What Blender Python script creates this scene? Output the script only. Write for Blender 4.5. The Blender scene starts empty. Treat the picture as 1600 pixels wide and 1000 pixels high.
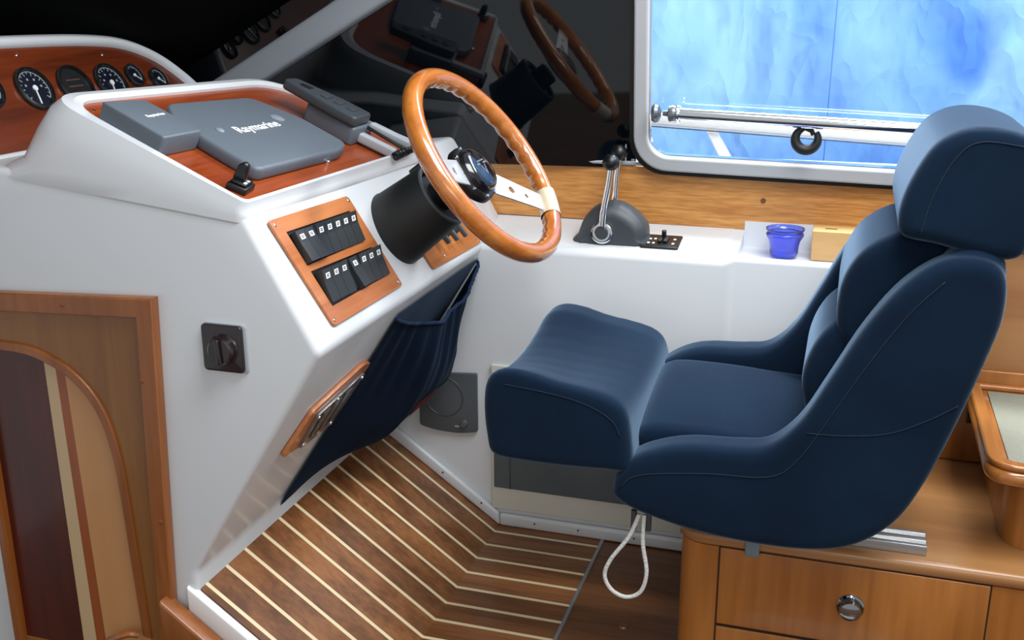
import bpy, bmesh, math, random
from mathutils import Vector as V, Matrix
from math import sin, cos, pi, radians
random.seed(4)
S = bpy.context.scene
COL = S.collection
# ------------------------------------------------------------------ camera, world, lights
cam = bpy.data.objects.new('camera', bpy.data.cameras.new('camera'))
COL.objects.link(cam); S.camera = cam
cam.data.sensor_width = 36; cam.data.lens = 1670/1600*36; cam.data.clip_start = .01
_f = 1670.
_Y = V((550, -512, _f)).normalized()
_D = V((10, 5500, _f)); _D -= _D.dot(_Y)*_Y; _D.normalize()
_X = _D.cross(_Y)
if _X.x < 0: _X = -_X
# rows: world axes in camera (right, down, forward)
R = Matrix((_X, _Y, -_D))
M3 = Matrix(((R[0][0], -R[0][1], -R[0][2]), (R[1][0], -R[1][1], -R[1][2]), (R[2][0], -R[2][1], -R[2][2])))
cam.matrix_world = Matrix.Translation((0, 0, 1.38)) @ M3.to_4x4()

w = bpy.data.worlds.new('world'); S.world = w; w.use_nodes = True
bg = w.node_tree.nodes['Background']; bg.inputs[0].default_value = (.90, .96, 1.0, 1); bg.inputs[1].default_value = .42
def area(name, loc, target, sx, sy, power, col):
    l = bpy.data.lights.new(name, 'AREA'); l.shape = 'RECTANGLE'; l.size = sx; l.size_y = sy; l.energy = power; l.color = col
    o = bpy.data.objects.new(name, l); COL.objects.link(o); o.location = loc
    o.rotation_euler = (V(target)-V(loc)).to_track_quat('-Z', 'Y').to_euler(); return o
area('roof_hatch_daylight', (.35, 1.35, 2.75), (-.45, 2.15, .8), 1.5, 1.1, 52, (.92, .96, 1))
area('side_window_daylight', (-.6, 4.6, 2.3), (-.3, 3.2, 1.3), 3.5, 2.5, 62, (.97, .99, 1))
area('side_deck_daylight', (.0, 3.12, 2.45), (-.1, 2.75, .8), 2.4, .4, 85, (1, 1, 1))
area('saloon_window_daylight', (.9, -1.2, 1.9), (-.4, 2, .8), 1.8, .8, 12, (1, .95, .88))
S.view_settings.view_transform = 'Standard'; S.view_settings.look = 'None'
S.view_settings.exposure = 0.40; S.view_settings.gamma = 1; S.view_settings.use_curve_mapping = False

# ------------------------------------------------------------------ materials
def lin(h):
    h = h.lstrip('#'); r = []
    for i in (0, 2, 4):
        c = int(h[i:i+2], 16)/255; r.append(c/12.92 if c <= .04045 else ((c+.055)/1.055)**2.4)
    return (*r, 1)
def mat(name, col, rough=.5, metal=0, coat=0, sheen=0, bump=0, bscale=40, spec=.5, noise=None, nscale=6, emit=None):
    m = bpy.data.materials.new(name); m.use_nodes = True; nt = m.node_tree; b = nt.nodes['Principled BSDF']
    b.inputs['Base Color'].default_value = lin(col); b.inputs['Roughness'].default_value = rough
    b.inputs['Metallic'].default_value = metal; b.inputs['Coat Weight'].default_value = coat
    b.inputs['Coat Roughness'].default_value = .08; b.inputs['Specular IOR Level'].default_value = spec
    b.inputs['Sheen Weight'].default_value = sheen; b.inputs['Sheen Roughness'].default_value = .4; b.inputs['Sheen Tint'].default_value = (.50, .72, 1, 1)
    tc = nt.nodes.new('ShaderNodeTexCoord')
    if noise:
        n = nt.nodes.new('ShaderNodeTexNoise'); n.inputs['Scale'].default_value = nscale; n.inputs['Detail'].default_value = 6
        nt.links.new(tc.outputs['Object'], n.inputs['Vector'])
        r = nt.nodes.new('ShaderNodeValToRGB'); r.color_ramp.elements[0].position = .35; r.color_ramp.elements[1].position = .68
        r.color_ramp.elements[0].color = lin(col); r.color_ramp.elements[1].color = lin(noise)
        nt.links.new(n.outputs['Fac'], r.inputs['Fac']); nt.links.new(r.outputs['Color'], b.inputs['Base Color'])
    if bump:
        n = nt.nodes.new('ShaderNodeTexNoise'); n.inputs['Scale'].default_value = bscale; n.inputs['Detail'].default_value = 4
        nt.links.new(tc.outputs['Object'], n.inputs['Vector'])
        bp = nt.nodes.new('ShaderNodeBump'); bp.inputs['Strength'].default_value = bump; bp.inputs['Distance'].default_value = .01
        nt.links.new(n.outputs['Fac'], bp.inputs['Height']); nt.links.new(bp.outputs['Normal'], b.inputs['Normal'])
    return m
def wood(name, c1, c2, axis='x', rough=.35, coat=.3, scale=1.0, fine=.5, rot=None, stripes=None):
    """grain runs along axis; stripes=(axis index, start, period, width, colour): inlaid pale caulk lines"""
    m = bpy.data.materials.new(name); m.use_nodes = True; nt = m.node_tree; b = nt.nodes['Principled BSDF']; L = nt.links.new
    b.inputs['Roughness'].default_value = rough; b.inputs['Coat Weight'].default_value = coat; b.inputs['Coat Roughness'].default_value = .1
    tc = nt.nodes.new('ShaderNodeTexCoord'); mp = nt.nodes.new('ShaderNodeMapping'); L(tc.outputs['Object'], mp.inputs['Vector'])
    s = [14*scale]*3; s['xyz'.index(axis)] = 1.1*scale; mp.inputs['Scale'].default_value = s
    if rot: mp.inputs['Rotation'].default_value = rot
    n = nt.nodes.new('ShaderNodeTexNoise'); n.inputs['Scale'].default_value = 1.6; n.inputs['Detail'].default_value = 3; n.inputs['Distortion'].default_value = .6
    n2 = nt.nodes.new('ShaderNodeTexNoise'); n2.inputs['Scale'].default_value = 9; n2.inputs['Detail'].default_value = 5
    L(mp.outputs['Vector'], n.inputs['Vector']); L(mp.outputs['Vector'], n2.inputs['Vector'])
    mx = nt.nodes.new('ShaderNodeMath'); mx.operation = 'MULTIPLY_ADD'; mx.inputs[1].default_value = fine
    ad = nt.nodes.new('ShaderNodeMath'); ad.operation = 'SUBTRACT'; ad.inputs[1].default_value = .5
    L(n2.outputs['Fac'], ad.inputs[0]); L(ad.outputs[0], mx.inputs[0]); L(n.outputs['Fac'], mx.inputs[2])
    r = nt.nodes.new('ShaderNodeValToRGB'); r.color_ramp.elements[0].position = .3; r.color_ramp.elements[1].position = .7
    r.color_ramp.elements[0].color = lin(c1); r.color_ramp.elements[1].color = lin(c2); L(mx.outputs[0], r.inputs['Fac'])
    out = r.outputs['Color']
    if stripes:
        ax, st, per, wd, c = stripes
        sp = nt.nodes.new('ShaderNodeSeparateXYZ'); L(tc.outputs['Object'], sp.inputs[0])
        a = nt.nodes.new('ShaderNodeMath'); a.operation = 'SUBTRACT'; a.inputs[1].default_value = st-10*per-wd/2; L(sp.outputs[ax], a.inputs[0])
        d = nt.nodes.new('ShaderNodeMath'); d.operation = 'DIVIDE'; d.inputs[1].default_value = per; L(a.outputs[0], d.inputs[0])
        fl = nt.nodes.new('ShaderNodeMath'); fl.operation = 'FLOOR'; L(d.outputs[0], fl.inputs[0])
        fr = nt.nodes.new('ShaderNodeMath'); fr.operation = 'FRACT'; L(d.outputs[0], fr.inputs[0])
        lt = nt.nodes.new('ShaderNodeMath'); lt.operation = 'LESS_THAN'; lt.inputs[1].default_value = wd/per; L(fr.outputs[0], lt.inputs[0])
        wn = nt.nodes.new('ShaderNodeTexWhiteNoise'); wn.noise_dimensions = '1D'; L(fl.outputs[0], wn.inputs['W'])
        # each plank its own tone
        hs = nt.nodes.new('ShaderNodeHueSaturation'); L(out, hs.inputs['Color'])
        mr = nt.nodes.new('ShaderNodeMapRange'); mr.inputs['To Min'].default_value = .82; mr.inputs['To Max'].default_value = 1.15
        L(wn.outputs['Value'], mr.inputs['Value']); L(mr.outputs[0], hs.inputs['Value'])
        mm = nt.nodes.new('ShaderNodeMix'); mm.data_type = 'RGBA'; L(lt.outputs[0], mm.inputs['Factor']); L(hs.outputs[0], mm.inputs['A'])
        mm.inputs['B'].default_value = lin(c); out = mm.outputs['Result']
    L(out, b.inputs['Base Color'])
    return m
GEL = mat('white gelcoat', '#d3d6d9', .32, coat=.25)
GEL2 = mat('grey white lining', '#cdd0d4', .45, bump=.05, bscale=300)
DASH = wood('red varnished dash wood', '#7c3012', '#a24c1e', 'y', .3, .25, .9)
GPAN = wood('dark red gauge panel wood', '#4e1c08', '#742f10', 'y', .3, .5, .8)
SWP = wood('orange switch panel wood', '#a9602f', '#c47a44', 'y', .35, .3, .9)
TEAK = wood('light teak board', '#ad6f33', '#d39550', 'x', .4, .2, 2.2, .8)
CAB = wood('cherry cabinet wood', '#95581f', '#b87433', 'z', .38, .3, .5, .45)
CABT = wood('cherry cabinet top', '#9c683a', '#b07e4c', 'x', .35, .35, .5, .3)
TRIMW = wood('door trim wood', '#80451a', '#9a5a26', 'z', .35, .3, .8, .4)
DOORD = wood('dark red door wood', '#3c0e04', '#52180a', 'z', .35, .3, .5, .5)
DOORP = wood('pale peach veneer', '#bd8754', '#c48f5e', 'z', .4, .2, .5, .2)
DOORC = wood('cream inlay', '#c2a57c', '#c8ad86', 'z', .4, .2, .5, .2)
DECK = wood('striped teak deck', '#643a19', '#925c30', 'x', .4, .25, .7, .6, stripes=(1, 2.442, .0735, .0098, '#ead6ac'))
SOLE = wood('plain teak sole', '#5a3418', '#7c4e28', 'x', .35, .3, .7, .6)
RIM = wood('varnished wheel wood', '#a4571c', '#c47a34', 'y', .22, .9, .8, .4)
NAVY = mat('navy velour', '#0d1b2d', .95, sheen=.42, spec=.08, noise='#112336', nscale=5, bump=.08, bscale=600)
POCK = mat('navy pocket cloth', '#1c2a42', .95, spec=.08, sheen=.08, bump=.15, bscale=500)
SEAM = mat('seam thread', '#122233', .9)
BLACK = mat('black plastic', '#101214', .35)
BLKM = mat('matt black rubber', '#121516', .5)
GREYD = mat('dark grey plastic', '#3c4146', .45)
GREYC = mat('slate cover plastic', '#5c656e', .5)
GREYL = mat('light grey plastic', '#a9aeb2', .45)
CHROME = mat('polished steel', '#e6e8ea', .12, metal=1)
ALU = mat('satin aluminium', '#b4b8bc', .35, metal=.85)
ALUP = mat('grey window frame', '#b6b9bc', .4, metal=.1)
WHITE = mat('white print', '#f2f4f6', .6)
WPAINT = mat('white paint', '#f6f7f7', .4)
CREAM = mat('cream trim', '#dcdcd2', .5)
DGLASS = mat('covered dark window', '#03060a', .03, spec=.62, coat=.0)
WSGL = mat('covered windscreen', '#010203', .6, spec=.06)
PILL = mat('grey window pillar', '#90969d', .5)
SMOKE = mat('smoked panel', '#566066', .4, noise='#69737a', nscale=3)
ROPE = mat('white rope', '#dcdcd8', .8, bump=.5, bscale=200)
MATC = mat('grey woven mat', '#9c9c8c', .9, bump=.6, bscale=260)
BOXW = wood('pale wood block', '#c89c62', '#d9b07a', 'x', .5, .1, .8)
DBROWN = mat('dark brown bakelite', '#241a1c', .25, coat=.4)
RED = mat('red tag', '#a03a3e', .7)
NEEDLE = mat('needle white', '#d8dcdc', .5)
DIAL = mat('dial face', '#0a0f20', .35)
GL = bpy.data.materials.new('cobalt glass'); GL.use_nodes = True
_b = GL.node_tree.nodes['Principled BSDF']; _b.inputs['Base Color'].default_value = lin('#8494ff'); _b.inputs['Transmission Weight'].default_value = .88; _b.inputs['Roughness'].default_value = .1
PANE = bpy.data.materials.new('window pane'); PANE.use_nodes = True
nt = PANE.node_tree; nt.nodes.clear(); o_ = nt.nodes.new('ShaderNodeOutputMaterial'); t_ = nt.nodes.new('ShaderNodeBsdfTransparent'); g_ = nt.nodes.new('ShaderNodeBsdfGlossy')
t_.inputs[0].default_value = (.96, .98, .98, 1); g_.inputs['Roughness'].default_value = .02; mx_ = nt.nodes.new('ShaderNodeMixShader'); mx_.inputs[0].default_value = .05
nt.links.new(t_.outputs[0], mx_.inputs[1]); nt.links.new(g_.outputs[0], mx_.inputs[2]); nt.links.new(mx_.outputs[0], o_.inputs[0])
TARP = bpy.data.materials.new('blue tarpaulin'); TARP.use_nodes = True
nt = TARP.node_tree; nt.nodes.clear(); L = nt.links.new
o_ = nt.nodes.new('ShaderNodeOutputMaterial'); tr = nt.nodes.new('ShaderNodeBsdfTranslucent'); df = nt.nodes.new('ShaderNodeBsdfDiffuse'); ms = nt.nodes.new('ShaderNodeMixShader'); ms.inputs[0].default_value = .35
tc = nt.nodes.new('ShaderNodeTexCoord'); mp = nt.nodes.new('ShaderNodeMapping'); mp.inputs['Scale'].default_value = (1.5, 1.5, .9); L(tc.outputs['Object'], mp.inputs[0])
n1 = nt.nodes.new('ShaderNodeTexNoise'); n1.inputs['Scale'].default_value = 1.6; n1.inputs['Detail'].default_value = 2; n1.inputs['Distortion'].default_value = 1.2; L(mp.outputs[0], n1.inputs[0])
cr = nt.nodes.new('ShaderNodeValToRGB'); cr.color_ramp.elements[0].position = .36; cr.color_ramp.elements[1].position = .62
cr.color_ramp.elements[0].color = lin('#5c8cdc'); cr.color_ramp.elements[1].color = lin('#92c0f0'); L(n1.outputs['Fac'], cr.inputs[0])
n2 = nt.nodes.new('ShaderNodeTexNoise'); n2.inputs['Scale'].default_value = 3; n2.inputs['Detail'].default_value = 3; L(mp.outputs[0], n2.inputs[0])
va = nt.nodes.new('ShaderNodeVectorMath'); va.operation = 'MULTIPLY_ADD'; va.inputs[1].default_value = (.5, .5, .5); L(n2.outputs['Color'], va.inputs[0]); L(mp.outputs[0], va.inputs[2])
vr = nt.nodes.new('ShaderNodeTexVoronoi'); vr.inputs['Scale'].default_value = 7.5; L(va.outputs[0], vr.inputs['Vector'])
bp = nt.nodes.new('ShaderNodeBump'); bp.inputs['Strength'].default_value = .55; bp.inputs['Distance'].default_value = .05; L(vr.outputs['Distance'], bp.inputs['Height'])
L(cr.outputs[0], tr.inputs[0]); L(cr.outputs[0], df.inputs[0]); L(bp.outputs[0], tr.inputs['Normal']); L(bp.outputs[0], df.inputs['Normal'])
L(tr.outputs[0], ms.inputs[1]); L(df.outputs[0], ms.inputs[2]); L(ms.outputs[0], o_.inputs[0])

# ------------------------------------------------------------------ helpers
def tag(o, label=None, cat=None, group=None, kind=None):
    if label: o['label'] = label
    if cat: o['category'] = cat
    if group: o['group'] = group
    if kind: o['kind'] = kind
    return o
def empty(name, loc, label=None, cat=None, group=None):
    o = bpy.data.objects.new(name, None); COL.objects.link(o); o.location = loc; o.empty_display_size = .05
    return tag(o, label, cat, group)
def wloc(o):
    p = V((0, 0, 0))
    while o: p += o.location; o = o.parent
    return p
def link(name, me, parent=None, origin=None):
    """mesh given in world coordinates"""
    if origin is None: origin = wloc(parent) if parent else V((0, 0, 0))
    origin = V(origin)
    me.transform(Matrix.Translation(-origin))
    o = bpy.data.objects.new(name, me); COL.objects.link(o)
    if parent: o.parent = parent; o.location = origin-wloc(parent)
    else: o.location = origin
    return o
def finish(bm, name, mats, parent=None, smooth=True, ang=38, origin=None, bev=0, segs=3, bang=30):
    if bev:
        bmesh.ops.remove_doubles(bm, verts=bm.verts, dist=1e-6)
        es = [e for e in bm.edges if len(e.link_faces) == 2 and e.calc_face_angle(0) > radians(bang)]
        bmesh.ops.bevel(bm, geom=es, offset=bev, segments=segs, profile=.5, affect='EDGES', clamp_overlap=True)
    bmesh.ops.recalc_face_normals(bm, faces=bm.faces)
    me = bpy.data.meshes.new(name); bm.to_mesh(me); bm.free()
    if not isinstance(mats, (list, tuple)): mats = [mats]
    for m in mats: me.materials.append(m)
    if smooth:
        for p in me.polygons: p.use_smooth = True
        me.set_sharp_from_angle(angle=radians(ang))
    return link(name, me, parent, origin)
def frame(o, ex, ey, ez=None):
    ex = V(ex).normalized(); ey = V(ey); ey = (ey-ey.dot(ex)*ex).normalized(); ez = ex.cross(ey)
    m = Matrix((ex, ey, ez)).transposed().to_4x4(); m.translation = V(o); return m
I4 = Matrix.Identity(4)
def NB(): return bmesh.new()
def a_box(bm, lo, hi, M=I4, mi=0):
    vs = [bm.verts.new(M @ V((x, y, z))) for x in (lo[0], hi[0]) for y in (lo[1], hi[1]) for z in (lo[2], hi[2])]
    for q in ((0,1,3,2),(4,6,7,5),(0,4,5,1),(2,3,7,6),(0,2,6,4),(1,5,7,3)):
        f = bm.faces.new([vs[i] for i in q]); f.material_index = mi
def a_prism(bm, poly, a, b, M=I4, mi=0):
    """2-D polygon in local xy, from z=a to z=b"""
    A = [bm.verts.new(M @ V((p[0], p[1], a))) for p in poly]; B = [bm.verts.new(M @ V((p[0], p[1], b))) for p in poly]
    n = len(poly)
    for i in range(n):
        f = bm.faces.new((A[i], A[(i+1) % n], B[(i+1) % n], B[i])); f.material_index = mi
    f = bm.faces.new(A[::-1]); f.material_index = mi; f = bm.faces.new(B); f.material_index = mi
MXZ = Matrix(((1,0,0,0),(0,0,1,0),(0,1,0,0),(0,0,0,1)))      # local xy -> world xz, z -> y
def a_lathe(bm, prof, M=I4, n=32, mi=0, closed=False):
    """profile (r, z) about local z"""
    rings = []
    for r, z in prof:
        if r < 1e-6: rings.append([bm.verts.new(M @ V((0, 0, z)))])
        else: rings.append([bm.verts.new(M @ V((r*cos(2*pi*k/n), r*sin(2*pi*k/n), z))) for k in range(n)])
    prs = list(zip(rings, rings[1:]))
    if closed: prs.append((rings[-1], rings[0]))
    for A, B in prs:
        if len(A) == 1 and len(B) == 1: continue
        for k in range(n):
            if len(A) == 1: f = bm.faces.new((A[0], B[k], B[(k+1) % n]))
            elif len(B) == 1: f = bm.faces.new((A[k], A[(k+1) % n], B[0]))
            else: f = bm.faces.new((A[k], A[(k+1) % n], B[(k+1) % n], B[k]))
            f.material_index = mi
def a_tube(bm, pts, r, n=12, mi=0, closed=False, cap=True):
    pts = [V(p) for p in pts]; rs = r if isinstance(r, (list, tuple)) else [r]*len(pts)
    N = len(pts); rings = []; prev = None
    for i, p in enumerate(pts):
        a = pts[(i-1) % N] if (closed or i > 0) else p; b = pts[(i+1) % N] if (closed or i < N-1) else p
        t = (b-a).normalized()
        if prev is None: u = t.orthogonal().normalized()
        else: u = (prev-prev.dot(t)*t).normalized()
        prev = u; w_ = t.cross(u)
        rings.append([bm.verts.new(p+rs[i]*(cos(2*pi*k/n)*u+sin(2*pi*k/n)*w_)) for k in range(n)])
    for i in range(N if closed else N-1):
        A, B = rings[i], rings[(i+1) % N]
        off = 0
        if closed and i == N-1:
            off = min(range(n), key=lambda s: (A[0].co-B[s].co).length)
        for k in range(n):
            f = bm.faces.new((A[k], A[(k+1) % n], B[(k+1+off) % n], B[(k+off) % n])); f.material_index = mi
    if cap and not closed:
        f = bm.faces.new(rings[0][::-1]); f.material_index = mi; f = bm.faces.new(rings[-1]); f.material_index = mi
def cr_closed(pts, n):
    """closed Catmull-Rom through pts, n samples per span"""
    out = []; N = len(pts); d = len(pts[0])
    for i in range(N):
        p0, p1, p2, p3 = pts[i-1], pts[i], pts[(i+1) % N], pts[(i+2) % N]
        for k in range(n):
            t = k/n
            out.append(tuple(.5*((2*p1[j])+(-p0[j]+p2[j])*t+(2*p0[j]-5*p1[j]+4*p2[j]-p3[j])*t*t+(-p0[j]+3*p1[j]-3*p2[j]+p3[j])*t**3) for j in range(d)))
    return out
def cr_open(pts, n):
    out = []; N = len(pts); d = len(pts[0])
    for i in range(N-1):
        p0, p1, p2, p3 = pts[max(i-1, 0)], pts[i], pts[i+1], pts[min(i+2, N-1)]
        for k in range(n):
            t = k/n
            out.append(tuple(.5*((2*p1[j])+(-p0[j]+p2[j])*t+(2*p0[j]-5*p1[j]+4*p2[j]-p3[j])*t*t+(-p0[j]+3*p1[j]-3*p2[j]+p3[j])*t**3) for j in range(d)))
    out.append(tuple(pts[-1])); return out
def rrect(x0, y0, x1, y1, r, n=6):
    o = []
    for cx, cy, a in ((x1-r, y1-r, 0), (x0+r, y1-r, 90), (x0+r, y0+r, 180), (x1-r, y0+r, 270)):
        for k in range(n+1):
            t = radians(a+90*k/n); o.append((cx+r*cos(t), cy+r*sin(t)))
    return o
def rpoly(pts, r, n=6):
    """polygon with rounded corners; r number or list"""
    out = []; N = len(pts)
    for i in range(N):
        p = V(pts[i]); a = V(pts[i-1]); b = V(pts[(i+1) % N]); rr = r[i] if isinstance(r, (list, tuple)) else r
        if rr <= 0: out.append(tuple(p)); continue
        da = min(rr, (a-p).length*.49); db = min(rr, (b-p).length*.49)
        A = p+(a-p).normalized()*da; B = p+(b-p).normalized()*db
        for k in range(n+1):
            t = k/n; out.append(tuple((1-t)**2*A+2*t*(1-t)*p+t*t*B))
    return out
def a_loft(bm, loops, closed=True, cap0=False, cap1=False, mi=0):
    rs = [[bm.verts.new(V(p)) for p in lp] for lp in loops]; n = len(rs[0])
    for A, B in zip(rs, rs[1:]):
        for k in range(n if closed else n-1):
            f = bm.faces.new((A[k], A[(k+1) % n], B[(k+1) % n], B[k])); f.material_index = mi
    if cap0: f = bm.faces.new(rs[0][::-1]); f.material_index = mi
    if cap1: f = bm.faces.new(rs[-1]); f.material_index = mi
    return rs
def offset2(poly, d):
    """inset a ccw closed polygon by d along vertex normals"""
    n = len(poly); out = []
    ar = sum(poly[i][0]*poly[(i+1) % n][1]-poly[(i+1) % n][0]*poly[i][1] for i in range(n))
    sg = 1 if ar > 0 else -1
    for i in range(n):
        a = V(poly[i-1]); b = V(poly[(i+1) % n]); t = (b-a)
        if t.length < 1e-9: out.append(tuple(poly[i])); continue
        t.normalize(); out.append((poly[i][0]-t.y*d*sg, poly[i][1]+t.x*d*sg))
    return out
def a_pillow(bm, prof, y0, y1, r, K=6, bulge=0.0, crown=None, mi=0, smoothn=5):
    """profile in xz swept along y with rounded shoulders; crown(x,z,s)->(dx,dz), s in -1..1 across"""
    P = cr_closed(prof, smoothn); loops = []; cx = sum(p[0] for p in P)/len(P); cz = sum(p[1] for p in P)/len(P)
    rings = []
    if bulge:
        for q in (.25, .5, .75):
            rings.append((r, y0-bulge*(1-q*q), q))
    ks = [(r*(1-sin(radians(90*k/K))), y0+r*(1-cos(radians(90*k/K)))) for k in range(K+1)]
    for o_, y_ in ks: rings.append((o_, y_, 1))
    for s_ in range(1, 8): rings.append((0, y0+r+(y1-y0-2*r)*s_/8, 1))
    for o_, y_ in ks[::-1]: rings.append((o_, y0+y1-y_, 1))
    if bulge:
        for q in (.75, .5, .25): rings.append((r, y1+bulge*(1-q*q), q))
    for o_, y_, q in rings:
        Q = offset2(P, o_) if o_ > 1e-9 else P
        lp = []
        for x, z in Q:
            x = cx+(x-cx)*q; z = cz+(z-cz)*q
            if crown:
                s_ = max(-1, min(1, 2*(y_-y0)/(y1-y0)-1)); dx, dz = crown(x, z, s_); x += dx; z += dz
            lp.append((x, y_, z))
        loops.append(lp)
    a_loft(bm, loops, cap0=True, cap1=True, mi=mi)
def remesh(bm, name, mats, parent, voxel=.008, it=6, origin=None):
    bmesh.ops.recalc_face_normals(bm, faces=bm.faces)
    me = bpy.data.meshes.new(name+'_raw'); bm.to_mesh(me); bm.free()
    o = bpy.data.objects.new(name+'_raw', me); COL.objects.link(o)
    m = o.modifiers.new('r', 'REMESH'); m.mode = 'VOXEL'; m.voxel_size = voxel; m.use_smooth_shade = True
    s_ = o.modifiers.new('s', 'SMOOTH'); s_.factor = .5; s_.iterations = it
    bpy.context.view_layer.update()
    dg = bpy.context.evaluated_depsgraph_get()
    me2 = bpy.data.meshes.new_from_object(o.evaluated_get(dg)); me2.name = name
    bpy.data.objects.remove(o)
    me2.materials.clear()
    for q in (mats if isinstance(mats, (list, tuple)) else [mats]): me2.materials.append(q)
    for p in me2.polygons: p.use_smooth = True
    return link(name, me2, parent, origin)
def plate(outlines, th, M, name, m, parent=None, bev=0):
    """flat plate with holes: filled 2-D curve, local xy, thickness along +z"""
    cu = bpy.data.curves.new(name, 'CURVE'); cu.dimensions = '2D'; cu.fill_mode = 'BOTH'; cu.extrude = th/2-bev; cu.bevel_depth = bev; cu.bevel_resolution = 2; cu.offset = -bev
    for pl in outlines:
        sp = cu.splines.new('POLY'); sp.points.add(len(pl)-1); sp.use_cyclic_u = True
        for p, q in zip(sp.points, pl): p.co = (q[0], q[1], 0, 1)
    o = bpy.data.objects.new(name, cu); COL.objects.link(o); bpy.context.view_layer.update()
    me = bpy.data.meshes.new_from_object(o.evaluated_get(bpy.context.evaluated_depsgraph_get())); bpy.data.objects.remove(o)
    me.transform(Matrix.Translation((0, 0, th/2))); me.transform(M); me.materials.clear(); me.materials.append(m); me.name = name
    for p in me.polygons: p.use_smooth = True
    me.set_sharp_from_angle(angle=radians(35))
    return link(name, me, parent)
def text(s, size, M, name, m, parent=None, th=.0006, bold=.0):
    cu = bpy.data.curves.new(name, 'FONT'); cu.body = s; cu.size = size; cu.extrude = th; cu.align_x = 'CENTER'; cu.align_y = 'CENTER'; cu.offset = bold
    o = bpy.data.objects.new(name, cu); COL.objects.link(o); bpy.context.view_layer.update()
    me = bpy.data.meshes.new_from_object(o.evaluated_get(bpy.context.evaluated_depsgraph_get())); bpy.data.objects.remove(o)
    me.transform(M); me.materials.clear(); me.materials.append(m); me.name = name
    return link(name, me, parent)
def screw(parent, p, n, r=.004, m=None, name='screw'):
    bm = NB(); M = frame(p, V(n).orthogonal(), V(n).cross(V(n).orthogonal()))
    a_lathe(bm, [(0, .0015), (r*.6, .0014), (r, .0006), (r, -.001), (0, -.001)], M, 12)
    return finish(bm, name, m or ALU, parent)
def struct(o, kind='structure'): o['kind'] = kind; return o

# ================================================================== STRUCTURE
# footwell floor: flat part and sloping foot rest, teak with pale caulk lines
XK, XR, ZR = -.82, -1.163, .243
bm = NB(); a_box(bm, (XK-.002, 1.5, -.02), (-.537, 2.4925, 0)); struct(finish(bm, 'floor', DECK, smooth=False))
bm = NB(); a_prism(bm, [(XK, 0), (XR, ZR), (XR, ZR-.02), (XK, -.02)], 1.612, 2.4925, MXZ); o = finish(bm, 'floor_ramp', DECK, smooth=False)
struct(o)
bm = NB(); a_box(bm, (-.529, 1.5, -.02), (-.2, 2.4925, -.002)); struct(finish(bm, 'floor_sole', SOLE, smooth=False))
bm = NB(); a_box(bm, (-2.6, -1.6, -.42), (2.4, 3.2, -.40)); struct(finish(bm, 'floor_saloon', SOLE, smooth=False))
bm = NB(); a_box(bm, (-.537, 1.5, -.015), (-.529, 2.4925, .004)); struct(finish(bm, 'trim_1', ALU, smooth=False))
# white near edge of the ramp and the plinth below it
bm = NB(); a_prism(bm, [(XR-.02, ZR+.012), (XK, -.004), (-.2, -.004), (-.2, -.05), (XK, -.05), (XR-.02, ZR-.05)], 1.592, 1.612, MXZ)
struct(finish(bm, 'trim_2', WPAINT, bev=.004))
# wooden rail below it, running on from the door frame
bm = NB(); a_prism(bm, [(XR-.06, ZR-.005), (XK, -.03-.03), (-.2, -.06), (-.2, -.14), (XK-.02, -.14), (XR-.06, .15)], 1.553, 1.592, MXZ)
struct(finish(bm, 'trim_3', TRIMW, bev=.006))
bm = NB(); a_prism(bm, [(XR-.06, .2), (XK, -.1), (.2, -.1), (.2, -.4), (XR-.06, -.4)], 1.592, 1.7, MXZ); struct(finish(bm, 'wall_step', GEL2, smooth=False))
# side wall with the ledge (thick in y from 2.4925 to 2.72) : left part carries the throttle
prof = [(2.72, -.4), (2.4925, -.4), (2.4925, .757), (2.497, .768), (2.508, .775), (2.55, .782), (2.72, .812)]
MYZ = Matrix(((0,0,1,0),(1,0,0,0),(0,1,0,0),(0,0,0,1)))       # local xy -> yz, z -> x
bm = NB(); a_prism(bm, prof, -1.2, -.262, MYZ)
struct(finish(bm, 'wall_side', [GEL], ang=50))
# right-hand part of the wall: its ledge carries a shallow tray behind a low lip
prof2 = [(2.72, -.4), (2.4955, -.4), (2.4955, .770), (2.500, .779), (2.509, .783), (2.522, .780), (2.530, .765), (2.698, .765), (2.6985, .83), (2.72, .83)]
bm = NB(); a_prism(bm, prof2, -.236, 2.0, MYZ)
# blend between the two sections
l0 = [( -.262, y, z) for y, z in [(2.72,-.4),(2.4925,-.4),(2.4925,.757),(2.497,.768),(2.508,.775),(2.55,.782),(2.62,.79),(2.72,.812)]]
l1 = [(-.236, y, z) for y, z in [(2.72,-.4),(2.4955,-.4),(2.4955,.770),(2.500,.779),(2.509,.783),(2.55,.784),(2.62,.79),(2.72,.812)]]
a_loft(bm, [l0, l1], cap0=False, cap1=True)
struct(finish(bm, 'wall_ledge', [GEL], ang=50))
# white covered skirting where wall meets floor, with studs
bm = NB(); a_box(bm, (XK, 2.476, 0.0), (-.2, 2.4925, .035)); struct(finish(bm, 'baseboard_side', GEL, bev=.008))
bm = NB(); a_prism(bm, [(XK, 0.0), (XR, ZR), (XR, ZR+.04), (XK-.002, .037)], 2.476, 2.4925, MXZ); struct(finish(bm, 'baseboard_ramp', GEL, bev=.006))
for i, (x, z) in enumerate(((-.98, .135), (-.87, .06), (-.72, .02), (-.6, .02), (-.45, .02))):
    o = screw(None, (x, 2.4765, z), (0, -1, 0), .003, GREYD); o.name = 'wall_stud'; struct(o)
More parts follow.
